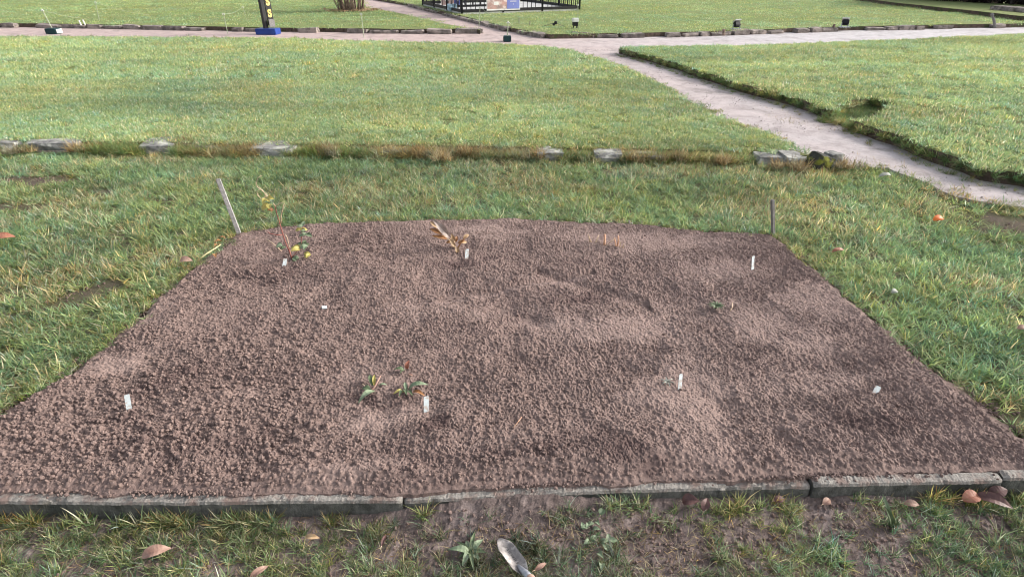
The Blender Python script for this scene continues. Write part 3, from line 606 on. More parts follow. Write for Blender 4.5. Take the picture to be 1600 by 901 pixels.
n = 2600; x = rng.uniform(-2.2, 2.2, n); y = np.interp(x, [p[0] for p in kerb_front], [p[1] for p in kerb_front]) + .05 - np.abs(rng.normal(0, .014, n)); k = rng.uniform(size=n) < np.clip(.45 + fbm(x * 4, x * 0, 79, 4) * 1.3, 0, 1); x, y = x[k], y[k]; n = len(x)
s = .002 + .006 * rng.uniform(size=n) ** 3
scatter('kerb_crumbs', np.stack([x, y, 0 * x + .004 + s * .3], -1), rng.uniform(0, 6.28, (n, 3)), np.repeat(s[:, None], 3, 1), rng.integers(0, 6, n), np.ones((n, 4)), cl, 'crumbs of soil spilled on the kerb')
x, y = rand_in(a_out, -5, 5, 1.3, 5.6, 700, 1.0); k = rng.uniform(size=len(x)) < np.clip(blobs(bare_px, x, y, 91) * 1.6 - .3, 0, 1); x, y = x[k], y[k]
ex, ey = [], []
for ln_, n_ in ((bed_left, 1500), (bed_far, 1200), (bed_right, 1500)):
    qx, qy = curve_at(ln_, rng.uniform(0, 1, n_)); ex.append(qx + rng.normal(0, .035, n_)); ey.append(qy + rng.normal(0, .03, n_))
x = np.r_[x, np.concatenate(ex)]; y = np.r_[y, np.concatenate(ey)]; n = len(x); s = .0025 + .007 * rng.uniform(size=n) ** 4
scatter('edge_crumbs', np.stack([x, y, 0 * x + .006], -1), rng.uniform(0, 6.28, (n, 3)), np.repeat(s[:, None], 3, 1), rng.integers(0, 6, n), np.ones((n, 4)), cl, 'crumbs of earth on the worn lawn and along the bed edges')
# loose grit on the path
gk = bpy.data.collections.new('grit_kinds')
for k in range(3):
    me = cl.objects[k + 3].data.copy(); me.name = f'grit_{k}'; me.materials.clear(); me.materials.append(MT['grit']); gk.objects.link(bpy.data.objects.new(f'grit_{k}', me))
n = 60000; x = rng.uniform(.5, 9, n); y = 3.8 + 9.5 * rng.uniform(size=n) ** 1.4; cx = np.interp(y, [p[1] for p in path_left[::1]], [p[0] for p in path_left[::1]])
k = (rng.uniform(size=n) < np.clip(.2 + fbm(x * 1.5, y * 1.5, 301, 4) * .9, .03, 1)) & ~inside(x, y, b_out) & ~inside(x, y, d_out) & ~inside(x, y, a_out); x, y = x[k], y[k]; n = len(x)
s = (.003 + .008 * rng.uniform(size=n) ** 4)
scatter('path_grit', np.stack([x, y, 0 * x + Z_PATH + s * .3], -1), rng.uniform(0, 6.28, (n, 3)), np.repeat(s[:, None], 3, 1), rng.integers(0, 3, n), np.ones((n, 4)), gk, 'loose grit and small stones on the gravel path')
x, y = rng.uniform(.8, 7, 5200), rng.uniform(3.9, 12.5, 5200); k = ~inside(x, y, b_out) & ~inside(x, y, d_out) & ~inside(x, y, a_out) & (fbm(x * 1.8, y * 1.8, 305, 4, .6) > .30); x, y = x[k], y[k]
go('path_weeds', x, y, Z_PATH, C_THATCH, 4, .7, 1.4, .5 + 0 * x, tint_of(x, y, 306, 2, .2, (.9, .85, .62), .4), 'flattened dry grass and litter on the gravel path', .15)
# ---------------------------------------------------------------- kerb of concrete pieces
kb = thing('concrete_kerb', (kerb_front[3][0], kerb_front[3][1], -.1), 'low weathered concrete kerb along the front of the soil bed', 'kerb')
for i in range(len(kerb_front) - 1):
    a = Vector((*kerb_front[i], 0)); b = Vector((*kerb_front[i + 1], 0)); d = b - a; l = d.length - .003
    if i == 0: a = b - d.normalized() * .72; l = .71
    gl, gr = i in (3, 5, 6), i in (2, 4, 5)
    nx_, nz_ = 110, 7; mb = MB(); dn = d.normalized(); sd = Vector((-dn.y, dn.x, 0)); th = .05
    prof = [(0, -.20), (0, -.10), (.0, -.05), (.001, -.012), (.006, -.002), (.014, 0), (th - .012, .001), (th - .004, -.004), (th, -.014), (th, -.20)]
    tl = rng.uniform(-.008, .008) * (i > 2); zo = (-.003, -.003, -.001, -.008, -.006, .004, .006)[i]; yo = (0, 0, .001, .004, .003, -.004, .002)[i]
    for ix in range(nx_ + 1):
        t = ix / nx_; endr = min(t, 1 - t) * l
        for (s_, z_) in prof:
            nz1 = fbm(np.array([t * l * 9 + i * 7]), np.array([s_ * 20 + z_ * 9]), 300 + i, 4, .7)[0]
            chip = .016 * max(0, nz1 * 1.9 - .35) if z_ > -.03 else 0
            er = .006 * max(0, 1 - endr / .02) ** 2 * (1 if (gl if t < .5 else gr) else .15)
            p = a + dn * ((.003 if gl else .0) + t * (l if (gl or gr) else l + .003)) + sd * (yo + s_ + .004 * nz1 * (1 if s_ < .03 else -1) + (er + chip * .6 if s_ < .02 else -er))
            mb.v.append((p.x, p.y + rng.normal(0, .0004), z_ + .003 * nz1 + rng.normal(0, .0007) - (chip + er if z_ > -.02 else 0) + tl * (t - .5) + zo))
    m_ = len(prof)
    for ix in range(nx_):
        for j in range(m_ - 1): q = ix * m_ + j; mb.f.append((q, q + m_, q + m_ + 1, q + 1))
    mb.f.append(tuple(range(m_))); mb.f.append(tuple(nx_ * m_ + j for j in range(m_))[::-1])
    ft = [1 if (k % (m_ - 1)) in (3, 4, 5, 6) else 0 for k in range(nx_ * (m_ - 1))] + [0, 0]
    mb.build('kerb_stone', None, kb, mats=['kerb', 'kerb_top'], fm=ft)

# ---------------------------------------------------------------- stone edging of the middle lawn
we = thing('stone_edging', (wall_line[4][0], wall_line[4][1], 0), 'overgrown row of old grey stones between the two lawns', 'stone edging')
for i, (a, b) in enumerate(wstones[:-1]):
    yb = 222 + (a + b) / 2 / 1260 * 20
    c = P((a + b) / 2, yb + 4, .06); l = P(b, yb, .06).x - P(a, yb, .06).x
    MB().stone((c.x, c.y + .08 - .03 * (i > 2), .03 - .006 * (i > 2)), (l * (1 + .5 * (i > 2)), .28, .13), rng.uniform(-.06, .06), 400 + i, .8, amp=.16, tilt=(rng.uniform(-.06, .06), rng.uniform(-.03, .03))).build('edging_stone', 'stone', we)
for px, py, l, dz in [(330, 226, .35, -.02), (620, 233, .3, -.02), (1010, 241, .3, -.02)]:
    c = P(px, py + 5, .05); MB().stone((c.x, c.y + .07, .015 + dz), (l, .22, .15), rng.uniform(-.06, .06), 450 + px, .8).build('edging_stone', 'stone', we)
c = P(1238, 247, .06); MB().stone((c.x, c.y, .06), (.22, .2, .07), .2, 431, .85, tilt=(.1, .08)).build('edging_stone', 'stone', we)
c = P(1281, 254, .05); tag(place(MB().stone((c.x, c.y, .05), (.2, .17, .16), .4, 433, .6, tilt=(.1, .3)).build('mossy_stone', 'moss'), (c.x, c.y, -.02)), 'dark mossy stone at the path end of the stone edging', 'stone')
c = P(1302, 248, .08); tag(place(MB().stone((c.x, c.y, .08), (.13, .12, .11), .2, 437, .8).build('small_stone', 'stone'), (c.x, c.y, .02)), 'small grey stone beside the path, next to the mossy one', 'stone')

# ---------------------------------------------------------------- edging stones along the cross path
def edging_row(root, line, zc, h, l0, l1, gap, seed):
    p = np.array(line); L = np.r_[0, np.cumsum(np.hypot(*np.diff(p, axis=0).T))]; t = .1; i = 0; rr = np.random.default_rng(seed)
    while t < L[-1] - .2:
        l = rr.uniform(l0, l1); x = np.interp(t + l / 2, L, p[:, 0]); y = np.interp(t + l / 2, L, p[:, 1])
        dx = np.interp(t + l, L, p[:, 0]) - np.interp(t, L, p[:, 0]); dy = np.interp(t + l, L, p[:, 1]) - np.interp(t, L, p[:, 1])
        if rr.uniform() > gap and abs(x) < .95 * y + 3:
            hh = h * rr.uniform(.7, 1.15)
            MB().stone((x, y - .05 + rr.uniform(-.03, .03), Z_PATH + hh * .35), (l * .98, .22, hh), math.atan2(dy, dx) + rr.uniform(-.06, .06), seed + i, .82, amp=.1, tilt=(rr.uniform(-.1, .1), rr.uniform(-.06, .06))).build('edging_stone', 'rubble', root)
        t += l + rr.uniform(.02, .12); i += 1
e1 = thing('stone_edging', (f_front[3][0], f_front[3][1], Z_PATH), 'row of low rubble stones along the far lawn, left of the fenced square', 'stone edging')
edging_row(e1, [(x, y + .1) for x, y in f_base], .1, .12, .28, .75, .25, 500)
e2 = thing('stone_edging', (g_front[3][0], g_front[3][1], Z_PATH), 'row of low rubble stones along the cross path on the right', 'stone edging')
edging_row(e2, [(x, y + .1) for x, y in g_base[:6]], .1, .12, .22, .6, .3, 600)
e3 = thing('stone_edging', (g_left[4][0], g_left[4][1], Z_PATH), 'dark stone edging of the path leading to the fenced square', 'stone edging')
edging_row(e3, g_left[1:], .1, .11, .4, .8, .1, 700)

def upright(d):                           # frame whose Z follows d and whose X stays level with the picture's X
    z = d.normalized(); x = (Vector((1, 0, 0)) - z * z.x).normalized(); y = z.cross(x)
    return Matrix((x, y, z)).transposed().to_4x4()
# ---------------------------------------------------------------- wooden stakes
def stake(pb, pt, wpx, m, label, ybot=None):
    b = P(*pb, 0.0); t = PV(*pt, b.y + .01); d = (t - b); wd = wpx
    o = thing('wooden_stake', b, label, 'stake', 'stakes at the back corners of the bed')
    rot = upright(d) @ Matrix.Rotation(.35, 4, 'Z'); mb = MB()
    mb.box((b + t) / 2 - d.normalized() * .03, (wd, .02, d.length + .06), rot, .002)
    for i, q in enumerate(mb.v): mb.v[i] = tuple(Vector(q) + Vector((rng.normal(0, .0009), rng.normal(0, .0009), rng.normal(0, .002))))
    mb.build('shaft', m, o)
    MB().box(t + d.normalized() * .002, (wd * .92, .017, .008), rot @ Euler((0, .12, 0)).to_matrix().to_4x4(), .002).build('split_top', m, o)
stake((374, 366), (341, 281), .028, 'stake', 'pale grey wooden stake leaning over the bed corner beside the thorny plant')
stake((1208, 368), (1207, 313), .022, 'stake_dark', 'dark upright wooden stake at the bed corner nearest the gravel path')

# ---------------------------------------------------------------- plant labels
def plabel(px, py0, py1, wpx, lean, yaw, label, flat=False):
    b = PB(px, py1); dep = b.y * math.cos(PITCH) + (CAMH - b.z) * math.sin(PITCH); wd = wpx * .86 / FPX * dep
    t = PV(px + lean, py0, b.y + .012); d = t - b
    rot = upright(d) @ Matrix.Rotation(yaw, 4, 'Z')
    o = thing('plant_label', b, label, 'plant label', 'white plastic labels stuck in the bed')
    mb = MB(); hw = wd / 2; L = d.length; vs = []
    pr = [(-hw * .55, -.035), (hw * .55, -.035), (hw, 0), (hw, L - .003), (hw - .003, L), (-hw + .003, L), (-hw, L - .003), (-hw, 0)]
    M_ = Matrix.Translation(b) @ rot
    for s_ in (-.0008, .0008): vs += [M_ @ Vector((x, s_, z)) for x, z in pr]
    n_ = len(pr); fs = [tuple(range(n_)), tuple(range(n_, 2 * n_))[::-1]] + [(i, i + n_, (i + 1) % n_ + n_, (i + 1) % n_) for i in range(n_)]
    mb.add(vs, fs); mb.build('label_strip', 'label', o)
plabel(202, 616, 641, 8.5, -4, .5, 'white plant label standing alone at the left front of the bed')
plabel(444, 404, 415, 6.5, 2, .5, 'short white plant label at the foot of the thorny plant')
plabel(666, 619, 643, 9.5, 0, .5, 'upright white plant label beside the two wilted green weeds')
plabel(729, 389, 404, 6.5, 1, .5, 'white plant label beside the shrivelled brown plant')
plabel(1062, 584, 608, 8.5, 2, .5, 'pale white plant label beside the small withered grey seedling')
plabel(1176, 400, 421, 6.5, 1, .5, 'white plant label near the dark stake at the back of the bed')
plabel(1367, 603, 614, 14, 6, .3, 'short white plant label slanting at the right front of the bed')
q = PB(507, 482); tag(place(MB().box(q + Vector((0, 0, .008)), (.028, .02, .008), (.3, .2, .4), .002).build('label_fragment', 'label'), q), 'small broken piece of white label lying left of the bed centre', 'label fragment')

# ---------------------------------------------------------------- plants in the bed
def leaves(mb_list, base, spec): pass
y0 = P(470, 404, .02).y
rp = thing('thorny_plant', P(470, 403, .02), 'thin red stemmed thorny plant with few yellow green leaves', 'plant')
def vpath(pts, y, jit=.0): return [PV(px, py, y + (rng.normal(0, jit) if jit else 0)) for px, py in pts]
MB().tube(vpath([(456, 404), (452, 392), (446, 378), (441, 362), (436, 345), (432, 332), (430, 322)], y0, .006), [.0048, .0045, .004, .0037, .0033, .003, .002], 6).build('stem', 'red_stem', rp, True)
MB().tube(vpath([(455, 402), (452, 385), (449, 372), (446, 366)], y0 + .02, .004), [.003, .003, .0025, .002], 5).build('stem', 'tan_stem', rp, True)
MB().tube(vpath([(439, 348), (439, 338), (442, 325), (444, 318)], y0, .004), [.004, .0035, .003, .002], 5).build('stem', 'tan_stem', rp, True)
MB().tube(vpath([(431, 322), (437, 318), (443, 316)], y0, .004), [.0025, .002, .0015], 5).build('stem', 'tan_stem', rp, True)
MB().tube(vpath([(430, 322), (424, 314), (417, 305), (410, 298), (402, 292), (400, 285), (403, 278), (409, 274)], y0 + .02, .006), [.0035, .003, .003, .003, .0025, .0025, .002, .0015], 5).build('twig', 'tan_stem', rp, True)
MB().tube(vpath([(417, 306), (408, 311), (403, 305), (401, 299), (406, 296)], y0 + .02, .006), [.0025] * 4 + [.0015], 5).build('twig', 'tan_stem', rp, True)
MB().tube(vpath([(441, 367), (432, 367), (422, 365), (418, 362)], y0 + .03, .004), [.003, .003, .0025, .002], 5).build('twig', 'red_stem', rp, True)
MB().tube([PB(417, 376) + Vector((0, 0, .012)), PB(428, 384) + Vector((0, 0, .014)), PB(440, 394) + Vector((0, 0, .01))], .0035, 5).build('twig', 'tan_stem', rp, True)
MB().tube(vpath([(456, 403), (462, 395), (470, 388), (478, 384)], y0, .004), [.003, .0025, .002, .0015], 5).build('twig', 'red_stem', rp, True)
MB().tube(vpath([(470, 388), (471, 372), (472, 360), (474, 354)], y0, .004), [.002, .002, .0015, .0015], 5).build('twig', 'red_stem', rp, True)
for px, py, sz, m in [(417, 310, 11, 'yellow_leaf'), (422, 320, 13, 'yellow_leaf'), (426, 313, 8, 'pale_green_leaf'), (427, 328, 8, 'brown_leaf'), (441, 383, 9, 'pale_green_leaf'), (446, 386, 8, 'green_leaf'), (470, 358, 9, 'yellow_leaf'), (473, 353, 8, 'pale_green_leaf'), (479, 365, 11, 'pale_green_leaf'), (477, 360, 7, 'green_leaf'), (469, 389, 13, 'yellow_leaf'), (480, 384, 11, 'pale_green_leaf'), (474, 383, 9, 'green_leaf'), (485, 397, 10, 'yellow_leaf'), (458, 402, 9, 'pale_green_leaf'), (463, 406, 8, 'green_leaf'), (455, 408, 6, 'pale_green_leaf')]:
    c = PV(px, py, y0 + rng.normal(0, .012)); l = sz / FPX * 3.9; a = rng.uniform(0, 6.28)
    mb = MB()
    for s_ in (-.9, 0, .9): mb.leaf(c, (math.cos(a + s_), math.sin(a + s_) * .6 - .3, rng.uniform(-.3, .3)), (0, -.6, .8), l, l * .7, .3, .3)
    mb.build('leaf', m, rp)
# shrivelled brown plant
y1 = P(712, 392, .02).y
bp = thing('shrivelled_plant', P(712, 392, .02), 'shrivelled brown plant with a long dead grey leaf', 'plant')
MB().tube(vpath([(711, 395), (711, 386), (709, 376), (706, 370)], y1, .004), [.007, .006, .005, .003], 6).build('stem', 'tan_stem', bp, True)
MB().tube(vpath([(713, 390), (718, 383), (722, 377), (730, 368)], y1, .004), [.004, .004, .003, .002], 6).build('stem', 'brown_leaf', bp, True)
MB().tube(vpath([(708, 380), (698, 372), (688, 362), (680, 352), (676, 343)], y1 + .02, .004), [.004, .0035, .003, .0025, .002], 6).build('stem', 'tan_stem', bp, True)
def vleaf(root, p0, p1, yy, w, m, curl=.25, fold=.5, wav=.03, name='leaf'):
    a = PV(*p0, yy); b = PV(*p1, yy + rng.normal(0, .015)); d = b - a
    MB().leaf(a, d, (rng.normal(0, .2), -.8, .6), d.length, d.length * w, curl, fold, 7, wav).build(name, m, root)
for p0, p1, w, m in [((703, 371), (676, 342), .28, 'grey_leaf'), ((698, 366), (688, 352), .3, 'grey_leaf'), ((690, 366), (672, 357), .4, 'brown_leaf'), ((684, 356), (672, 346), .5, 'tan_leaf'), ((698, 373), (676, 368), .3, 'brown_leaf'), ((709, 378), (706, 366), .6, 'tan_leaf'), ((711, 385), (703, 374), .5, 'tan_leaf'), ((710, 384), (705, 396), .7, 'tan_leaf'), ((713, 386), (716, 397), .6, 'tan_leaf'), ((714, 388), (722, 395), .4, 'tan_leaf'), ((716, 380), (726, 375), .5, 'brown_leaf'), ((720, 379), (730, 378), .4, 'tan_leaf'), ((724, 372), (733, 366), .6, 'tan_leaf'), ((704, 378), (697, 379), .6, 'brown_leaf'), ((712, 378), (714, 368), .5, 'brown_leaf'), ((708, 388), (700, 386), .5, 'brown_leaf')]:
    vleaf(bp, p0, p1, y1 + rng.normal(0, .012), w, m)
# cut stubble
cs = thing('cut_stems', PB(945, 384), 'short cut orange tan stems sticking out of the bed', 'plant')
for a, b, r_, m in [((921, 378), (919, 366), .004, 'tan_stem'), ((924, 378), (920, 371), .003, 'tan_stem'), ((931, 379), (936, 367), .004, 'tan_stem'), ((944, 382), (945, 366), .0075, 'orange_stem'), ((946, 384), (961, 372), .0035, 'tan_stem'), ((962, 384), (960, 371), .005, 'orange_stem'), ((964, 385), (966, 368), .006, 'orange_stem'), ((968, 386), (970, 378), .003, 'tan_stem'), ((973, 387), (975, 381), .003, 'tan_stem')]:
    q = PB(*a); t = PV(*b, q.y + rng.normal(0, .01)); MB().tube([q - (t - q) * .3, (q + t) / 2 + Vector((rng.normal(0, .002), 0, 0)), t], [r_, r_ * .95, r_ * .8], 6).build('stem', m, cs, True)
def weed(name, px, py, label, specs, cat='weed'):
    q = PB(px, py) if py < 760 else P(px, py, Z_FRONT)
    if py >= 760: q.z = float(front_z(np.array([q.x]), np.array([q.y]))[0])
    o = thing(name, q, label, cat)
    for (dx, dy, dz, l, w, m, ex, ey) in specs:
        MB().leaf(q + Vector((ex, ey, .006)), (dx, dy, dz), (0, -.15, 1), l, w, .45, .35, 6, .015).build('leaf', m, o)
    return o
o = weed('wilted_weed', 580, 608, 'wilted weed with one long drooping green leaf left of the other weeds', [(-.75, -.9, .12, .085, .03, 'pale_green_leaf', .02, -.02), (-.35, .95, .5, .06, .022, 'green_leaf', 0, .02), (-.1, .8, .7, .05, .018, 'yellow_leaf', .01, .02), (-.6, .1, .1, .04, .03, 'green_leaf', 0, -.01), (.8, .1, .1, .035, .012, 'pale_green_leaf', .03, .02)])
q = PB(580, 608); MB().tube([q + Vector((-.0, -.03, .006)), q + Vector((.02, .0, .02)), q + Vector((.035, .05, .035))], [.004, .004, .003], 5).build('stalk', 'pink_leaf', o, True)
MB().tube([q + Vector((-.045, .03, .006)), q + Vector((-.03, .01, .012)), q + Vector((-.015, -.01, .006))], .0025, 5).build('stalk', 'tan_stem', o, True)
o = weed('wilted_weed', 634, 612, 'wilted weed with bent dark green leaves next to the upright white label', [(.15, -.6, .5, .06, .022, 'green_leaf', 0, 0), (-.1, -.7, .45, .055, .02, 'green_leaf', -.01, 0), (.35, -.6, .4, .055, .018, 'green_leaf', .01, 0), (-.6, -.4, .3, .045, .02, 'yellow_leaf', -.01, 0), (.95, .1, .35, .085, .028, 'pale_green_leaf', .01, .02), (.8, -.35, .1, .06, .02, 'brown_leaf', .03, 0), (-.2, .8, .4, .045, .018, 'pale_green_leaf', 0, .01)])
weed('small_weed', 632, 580, 'tiny dark weed with one rusty leaf above the wilted weeds', [(-.7, -.1, .3, .045, .02, 'green_leaf', 0, 0), (-.3, -.6, .3, .03, .016, 'green_leaf', 0, 0), (.15, .5, .8, .04, .025, 'rust_leaf', .01, .01), (.5, -.3, .2, .03, .014, 'pink_leaf', .02, -.03)])
weed('green_seedling', 1118, 483, 'small dark green seedling on the right half of the bed', [(math.cos(a), math.sin(a), .8, .05, .014, 'green_leaf', 0, 0) for a in np.linspace(0, 5.8, 11)])
weed('withered_seedling', 1042, 599, 'small withered grey seedling beside a pale label', [(math.cos(a), math.sin(a), .3, .022 + .014 * (i % 2), .006, 'silver_leaf', 0, 0) for i, a in enumerate(np.linspace(0, 5.9, 12))])
weed('weed_rosette', 735, 866, 'grey green weed rosette left of the trowel', [(math.cos(a), math.sin(a), .45, .045 + .015 * (i % 3), .016 + .01 * (i % 2), 'pale_green_leaf' if i % 2 else 'green_leaf', 0, 0) for i, a in enumerate(np.linspace(.2, 6.1, 11))])
weed('clover_weed', 942, 853, 'pale round leaved weed right of the trowel', [(math.cos(a), math.sin(a), .5, .03, .022, 'pale_green_leaf', rng.normal(0, .025), rng.normal(0, .02)) for a in np.linspace(0, 6, 9)])
weed('clover_weed', 925, 826, 'pale round leaved weed close under the kerb', [(math.cos(a), math.sin(a), .6, .026, .018, 'pale_green_leaf', rng.normal(0, .02), rng.normal(0, .015)) for a in np.linspace(0, 6, 8)])
ls = thing('leek_shoot', P(1390, 822, Z_FRONT), 'upright strap leaved green shoot before the right end of the kerb', 'plant')
yl = P(1392, 822, Z_FRONT).y
for p0, p1, w, m in [((1391, 824), (1383, 776), .14, 'pale_green_leaf'), ((1393, 824), (1395, 800), .25, 'yellow_leaf'), ((1391, 824), (1388, 795), .2, 'green_leaf'), ((1390, 824), (1372, 832), .2, 'green_leaf'), ((1393, 826), (1394, 845), .25, 'pale_green_leaf'), ((1393, 822), (1404, 812), .2, 'green_leaf')]:
    vleaf(ls, p0, p1, yl, w, m, .2, .5, 0)
q = PB(1143, 484); tag(place(MB().tube([q + Vector((-.015, -.02, .004)), q + Vector((0, 0, .012)), q + Vector((.02, .05, .018))], [.002, .002, .0015], 5).build('dry_twig', 'tan_stem', smooth=True), q), 'thin pale twig right of the small green seedling', 'twig')
q = PB(810, 662); tag(place(MB().tube([q + Vector((-.02, -.03, .008)), q + Vector((0, 0, .014)), q + Vector((.015, .03, .012))], [.0015, .0015, .001], 5).build('dry_twig', 'orange_stem', smooth=True), q), 'thin reddish straw lying near the middle front of the bed', 'twig')
q = P(325, 395, .03); ct = thing('curved_twig', P(318, 403, 0.0), 'pale curved dry stalk on the grass at the left bed edge', 'twig')
MB().tube([P(308, 408, .02), P(316, 401, .045), P(326, 394, .06), P(336, 388, .06), P(345, 382, .045)], [.003, .004, .004, .004, .003], 6).build('stalk', 'straw_stalk', ct, True)
for px, py in ((342, 382), (336, 397), (347, 377), (352, 372)): MB().leaf(P(px, py, .03), (rng.normal(), rng.normal(), .2), (0, 0, 1), .05, .03, .4, .4, 5, .03).build('leaf', 'brown_leaf', ct)

# ---------------------------------------------------------------- fallen leaves
def fallen(px, py, l, w, ang, m, label, z=None, tilt=.15, curl=.3, lift=.02):
    z = z if z is not None else (Z_FRONT if py > 765 else 0)
    q = P(px, py, z + lift); zz = q.z
    if py > 765 and z == Z_FRONT: zz = float(front_z(np.array([q.x]), np.array([q.y]))[0]) + lift
    a = R(ang); d = Vector((math.cos(a), math.sin(a), tilt)); b = Vector((q.x, q.y, zz)) - d.normalized() * l / 2
    mb = MB().leaf(b, d, (rng.normal(0, .2), -.35, 1), l, w, curl, .35, 8, .015)
    o = thing('fallen_leaf', (q.x, q.y, zz - lift), label, 'leaf', 'leaves fallen on the grass')
    mb.build('leaf_blade', m, o); MB().tube([b, b - d.normalized() * l * .12 + Vector((0, 0, .003)), b - d.normalized() * l * .25], [.0012, .001, .0008], 5).build('leaf_stalk', 'tan_stem', o)
fallen(244, 863, .085, .045, 18, 'pink_leaf', 'large pinkish brown leaf lying in the grass at the left front', lift=.045)
fallen(405, 892, .06, .024, 40, 'pink_leaf', 'narrow brown leaf at the bottom edge left of the trowel', lift=.035)
fallen(488, 841, .05, .022, -8, 'tan_leaf', 'small tan leaf below the second kerb piece from the left', lift=.03)
fallen(290, 407, .075, .06, 5, 'pink_leaf', 'pink leaf at the grass edge below the pale curved stalk', 0, lift=.045)
fallen(6, 371, .12, .07, 20, 'rust_leaf', 'rust red leaf in the grass at the left picture edge', 0, lift=.05)
fallen(1467, 342, .09, .06, 10, 'orange_leaf', 'bright orange leaf on the grass near the path', 0, lift=.05)
fallen(1310, 391, .09, .035, 10, 'rust_leaf', 'dull rust leaf half hidden in grass right of the dark stake', 0, lift=.04)
fallen(1077, 788, .06, .05, -25, 'purple_leaf', 'dark purple leaf leaning on the kerb, left one of a pair', lift=.035, tilt=.6)
fallen(1101, 793, .05, .035, 60, 'purple_leaf', 'narrow dark purple leaf on the kerb, right one of a pair', lift=.03, tilt=.6)
fallen(1216, 786, .04, .03, 10, 'purple_leaf', 'small dull leaf lying close before the kerb joint', lift=.02)
fallen(1290, 787, .04, .03, 30, 'pink_leaf', 'small greyish pink leaf right of the kerb joint', lift=.02)
fallen(1517, 779, .075, .055, 12, 'rust_leaf', 'reddish tan leaf beneath the right kerb piece', lift=.04)
fallen(1552, 784, .11, .05, -35, 'purple_leaf', 'long dark purple leaf beneath the right kerb piece', lift=.045)
fallen(1559, 769, .07, .05, 5, 'purple_leaf', 'dark purple leaf tucked up against the right kerb piece', lift=.05, tilt=.5)
fallen(1423, 790, .05, .03, -10, 'pink_leaf', 'pale pink crumpled leaf beside the upright green shoot', lift=.025)
fallen(845, 885, .045, .018, 30, 'pink_leaf', 'small brown leaf sliver beside the trowel handle', lift=.03)
fallen(940, 806, .03, .028, 60, 'pale_green_leaf', 'small round pale leaf on bare earth before the kerb', lift=.012)
fallen(600, 843, .045, .014, 80, 'purple_leaf', 'thin red brown leaf in the grass left of the weed rosette', lift=.03)
fallen(1598, 512, .05, .035, 0, 'pink_leaf', 'pinkish leaf in the grass at the right picture edge', 0, lift=.04)
fallen(1398, 455, .045, .035, 20, 'silver_leaf', 'pale silvery leaf in the grass right of the bed', 0, lift=.04)
fallen(1384, 274, .12, .05, 5, 'silver_leaf', 'pale stone coloured leaf in the grass where it meets the path', 0, lift=.05)

# ---------------------------------------------------------------- trowel
tp = P(779, 843, -.04); hn = P(822, 903, -.045); D = (hn - tp); D.z = 0; D.normalize(); S = Vector((-D.y, D.x, 0)); UPV = Vector((0, 0, 1))
tr = thing('garden_trowel', (tp.x, tp.y, Z_FRONT), 'worn steel hand trowel with wooden handle lying before the kerb', 'trowel')
BL = (P(815, 893, -.04) - tp).length + .012; mb = MB(); n1, n2 = 26, 12
for lay in (0, 1):
    for i in range(n1 + 1):
        t = i / n1; hw = .0265 * min(1, (math.sin(min(1, t / .42) * math.pi / 2)) ** .72 + .10) * (1 if t < .82 else 1 - (t - .82) / .18 * .42)
        for j in range(n2 + 1):
            s_ = (j / n2 - .5) * 2; h = .013 * (abs(s_) ** 2.2) * min(1, t * 2.4) + .004 * (1 - t) - (.0016 if lay else 0)
            mb.v.append(tuple(tp + D * (BL * t) + S * (hw * s_) + UPV * (h + .004)))
o_ = (n1 + 1) * (n2 + 1)
for i in range(n1):
    for j in range(n2):
        q = i * (n2 + 1) + j; mb.f.append((q, q + n2 + 1, q + n2 + 2, q + 1)); q += o_; mb.f.append((q + 1, q + n2 + 2, q + n2 + 1, q))
    for j in (0, n2):
        q = i * (n2 + 1) + j; f_ = (q, q + o_, q + n2 + 1 + o_, q + n2 + 1); mb.f.append(f_ if j == 0 else f_[::-1])
for j in range(n2):
    for i in (0, n1):
        q = i * (n2 + 1) + j; f_ = (q, q + 1, q + 1 + o_, q + o_); mb.f.append(f_ if i == 0 else f_[::-1])
bl = mb.build('blade', 'trowel', tr, True)
ne = tp + D * BL
MB().tube([ne - D * .035 + UPV * .006, ne - D * .01 + UPV * .011, ne + D * .015 + UPV * .02, ne + D * .03 + UPV * .024], [.004, .0095, .0115, .0115], 12).build('socket', 'socket', tr, True)
MB().tube([ne + D * .028 + UPV * .0235, ne + D * .034 + UPV * .025, ne + D * .06 + UPV * .027, ne + D * .10 + UPV * .027, ne + D * .135 + UPV * .027, ne + D * .148 + UPV * .026], [.0115, .0135, .0155, .0165, .0145, .006], 14).build('handle', 'handle', tr, True)
mb = MB()                                              # worn lettering running along the blade, no longer readable
for i, (t, k) in enumerate(zip(np.linspace(.3, .72, 9), (0, 1, 2, 0, 3, 1, 2, 0, 1))):
    c = tp + D * (BL * t) + S * .003
    for (a0, b0, a1, b1) in (((-.003, -.004, -.003, .004), (-.003, .004, .002, .004)), ((-.002, -.004, .002, .004), (.002, -.004, -.002, .004)), ((0, -.004, 0, .004),), ((-.002, -.004, -.002, .004), (-.002, 0, .003, 0), (.003, -.004, .003, .004)))[k]:
        e = [(a0, b0), (a1, b1)]; dv = Vector((a1 - a0, b1 - b0)); nn = Vector((-dv.y, dv.x)).normalized() * .0007
        pts = [(a0 + nn.x, b0 + nn.y), (a1 + nn.x, b1 + nn.y), (a1 - nn.x, b1 - nn.y), (a0 - nn.x, b0 - nn.y)]
        o0 = len(mb.v)
        for (pa, pb_) in pts:
            s_ = (pb_ + .003) / .0265; mb.v.append(tuple(c + D * pa + S * pb_ + UPV * (.0048 + .013 * abs(s_) ** 2.2 + .004 * (1 - t))))
        mb.f.append((o0 + 3, o0 + 2, o0 + 1, o0))
mk = mb.build('marking', 'marking', bl)

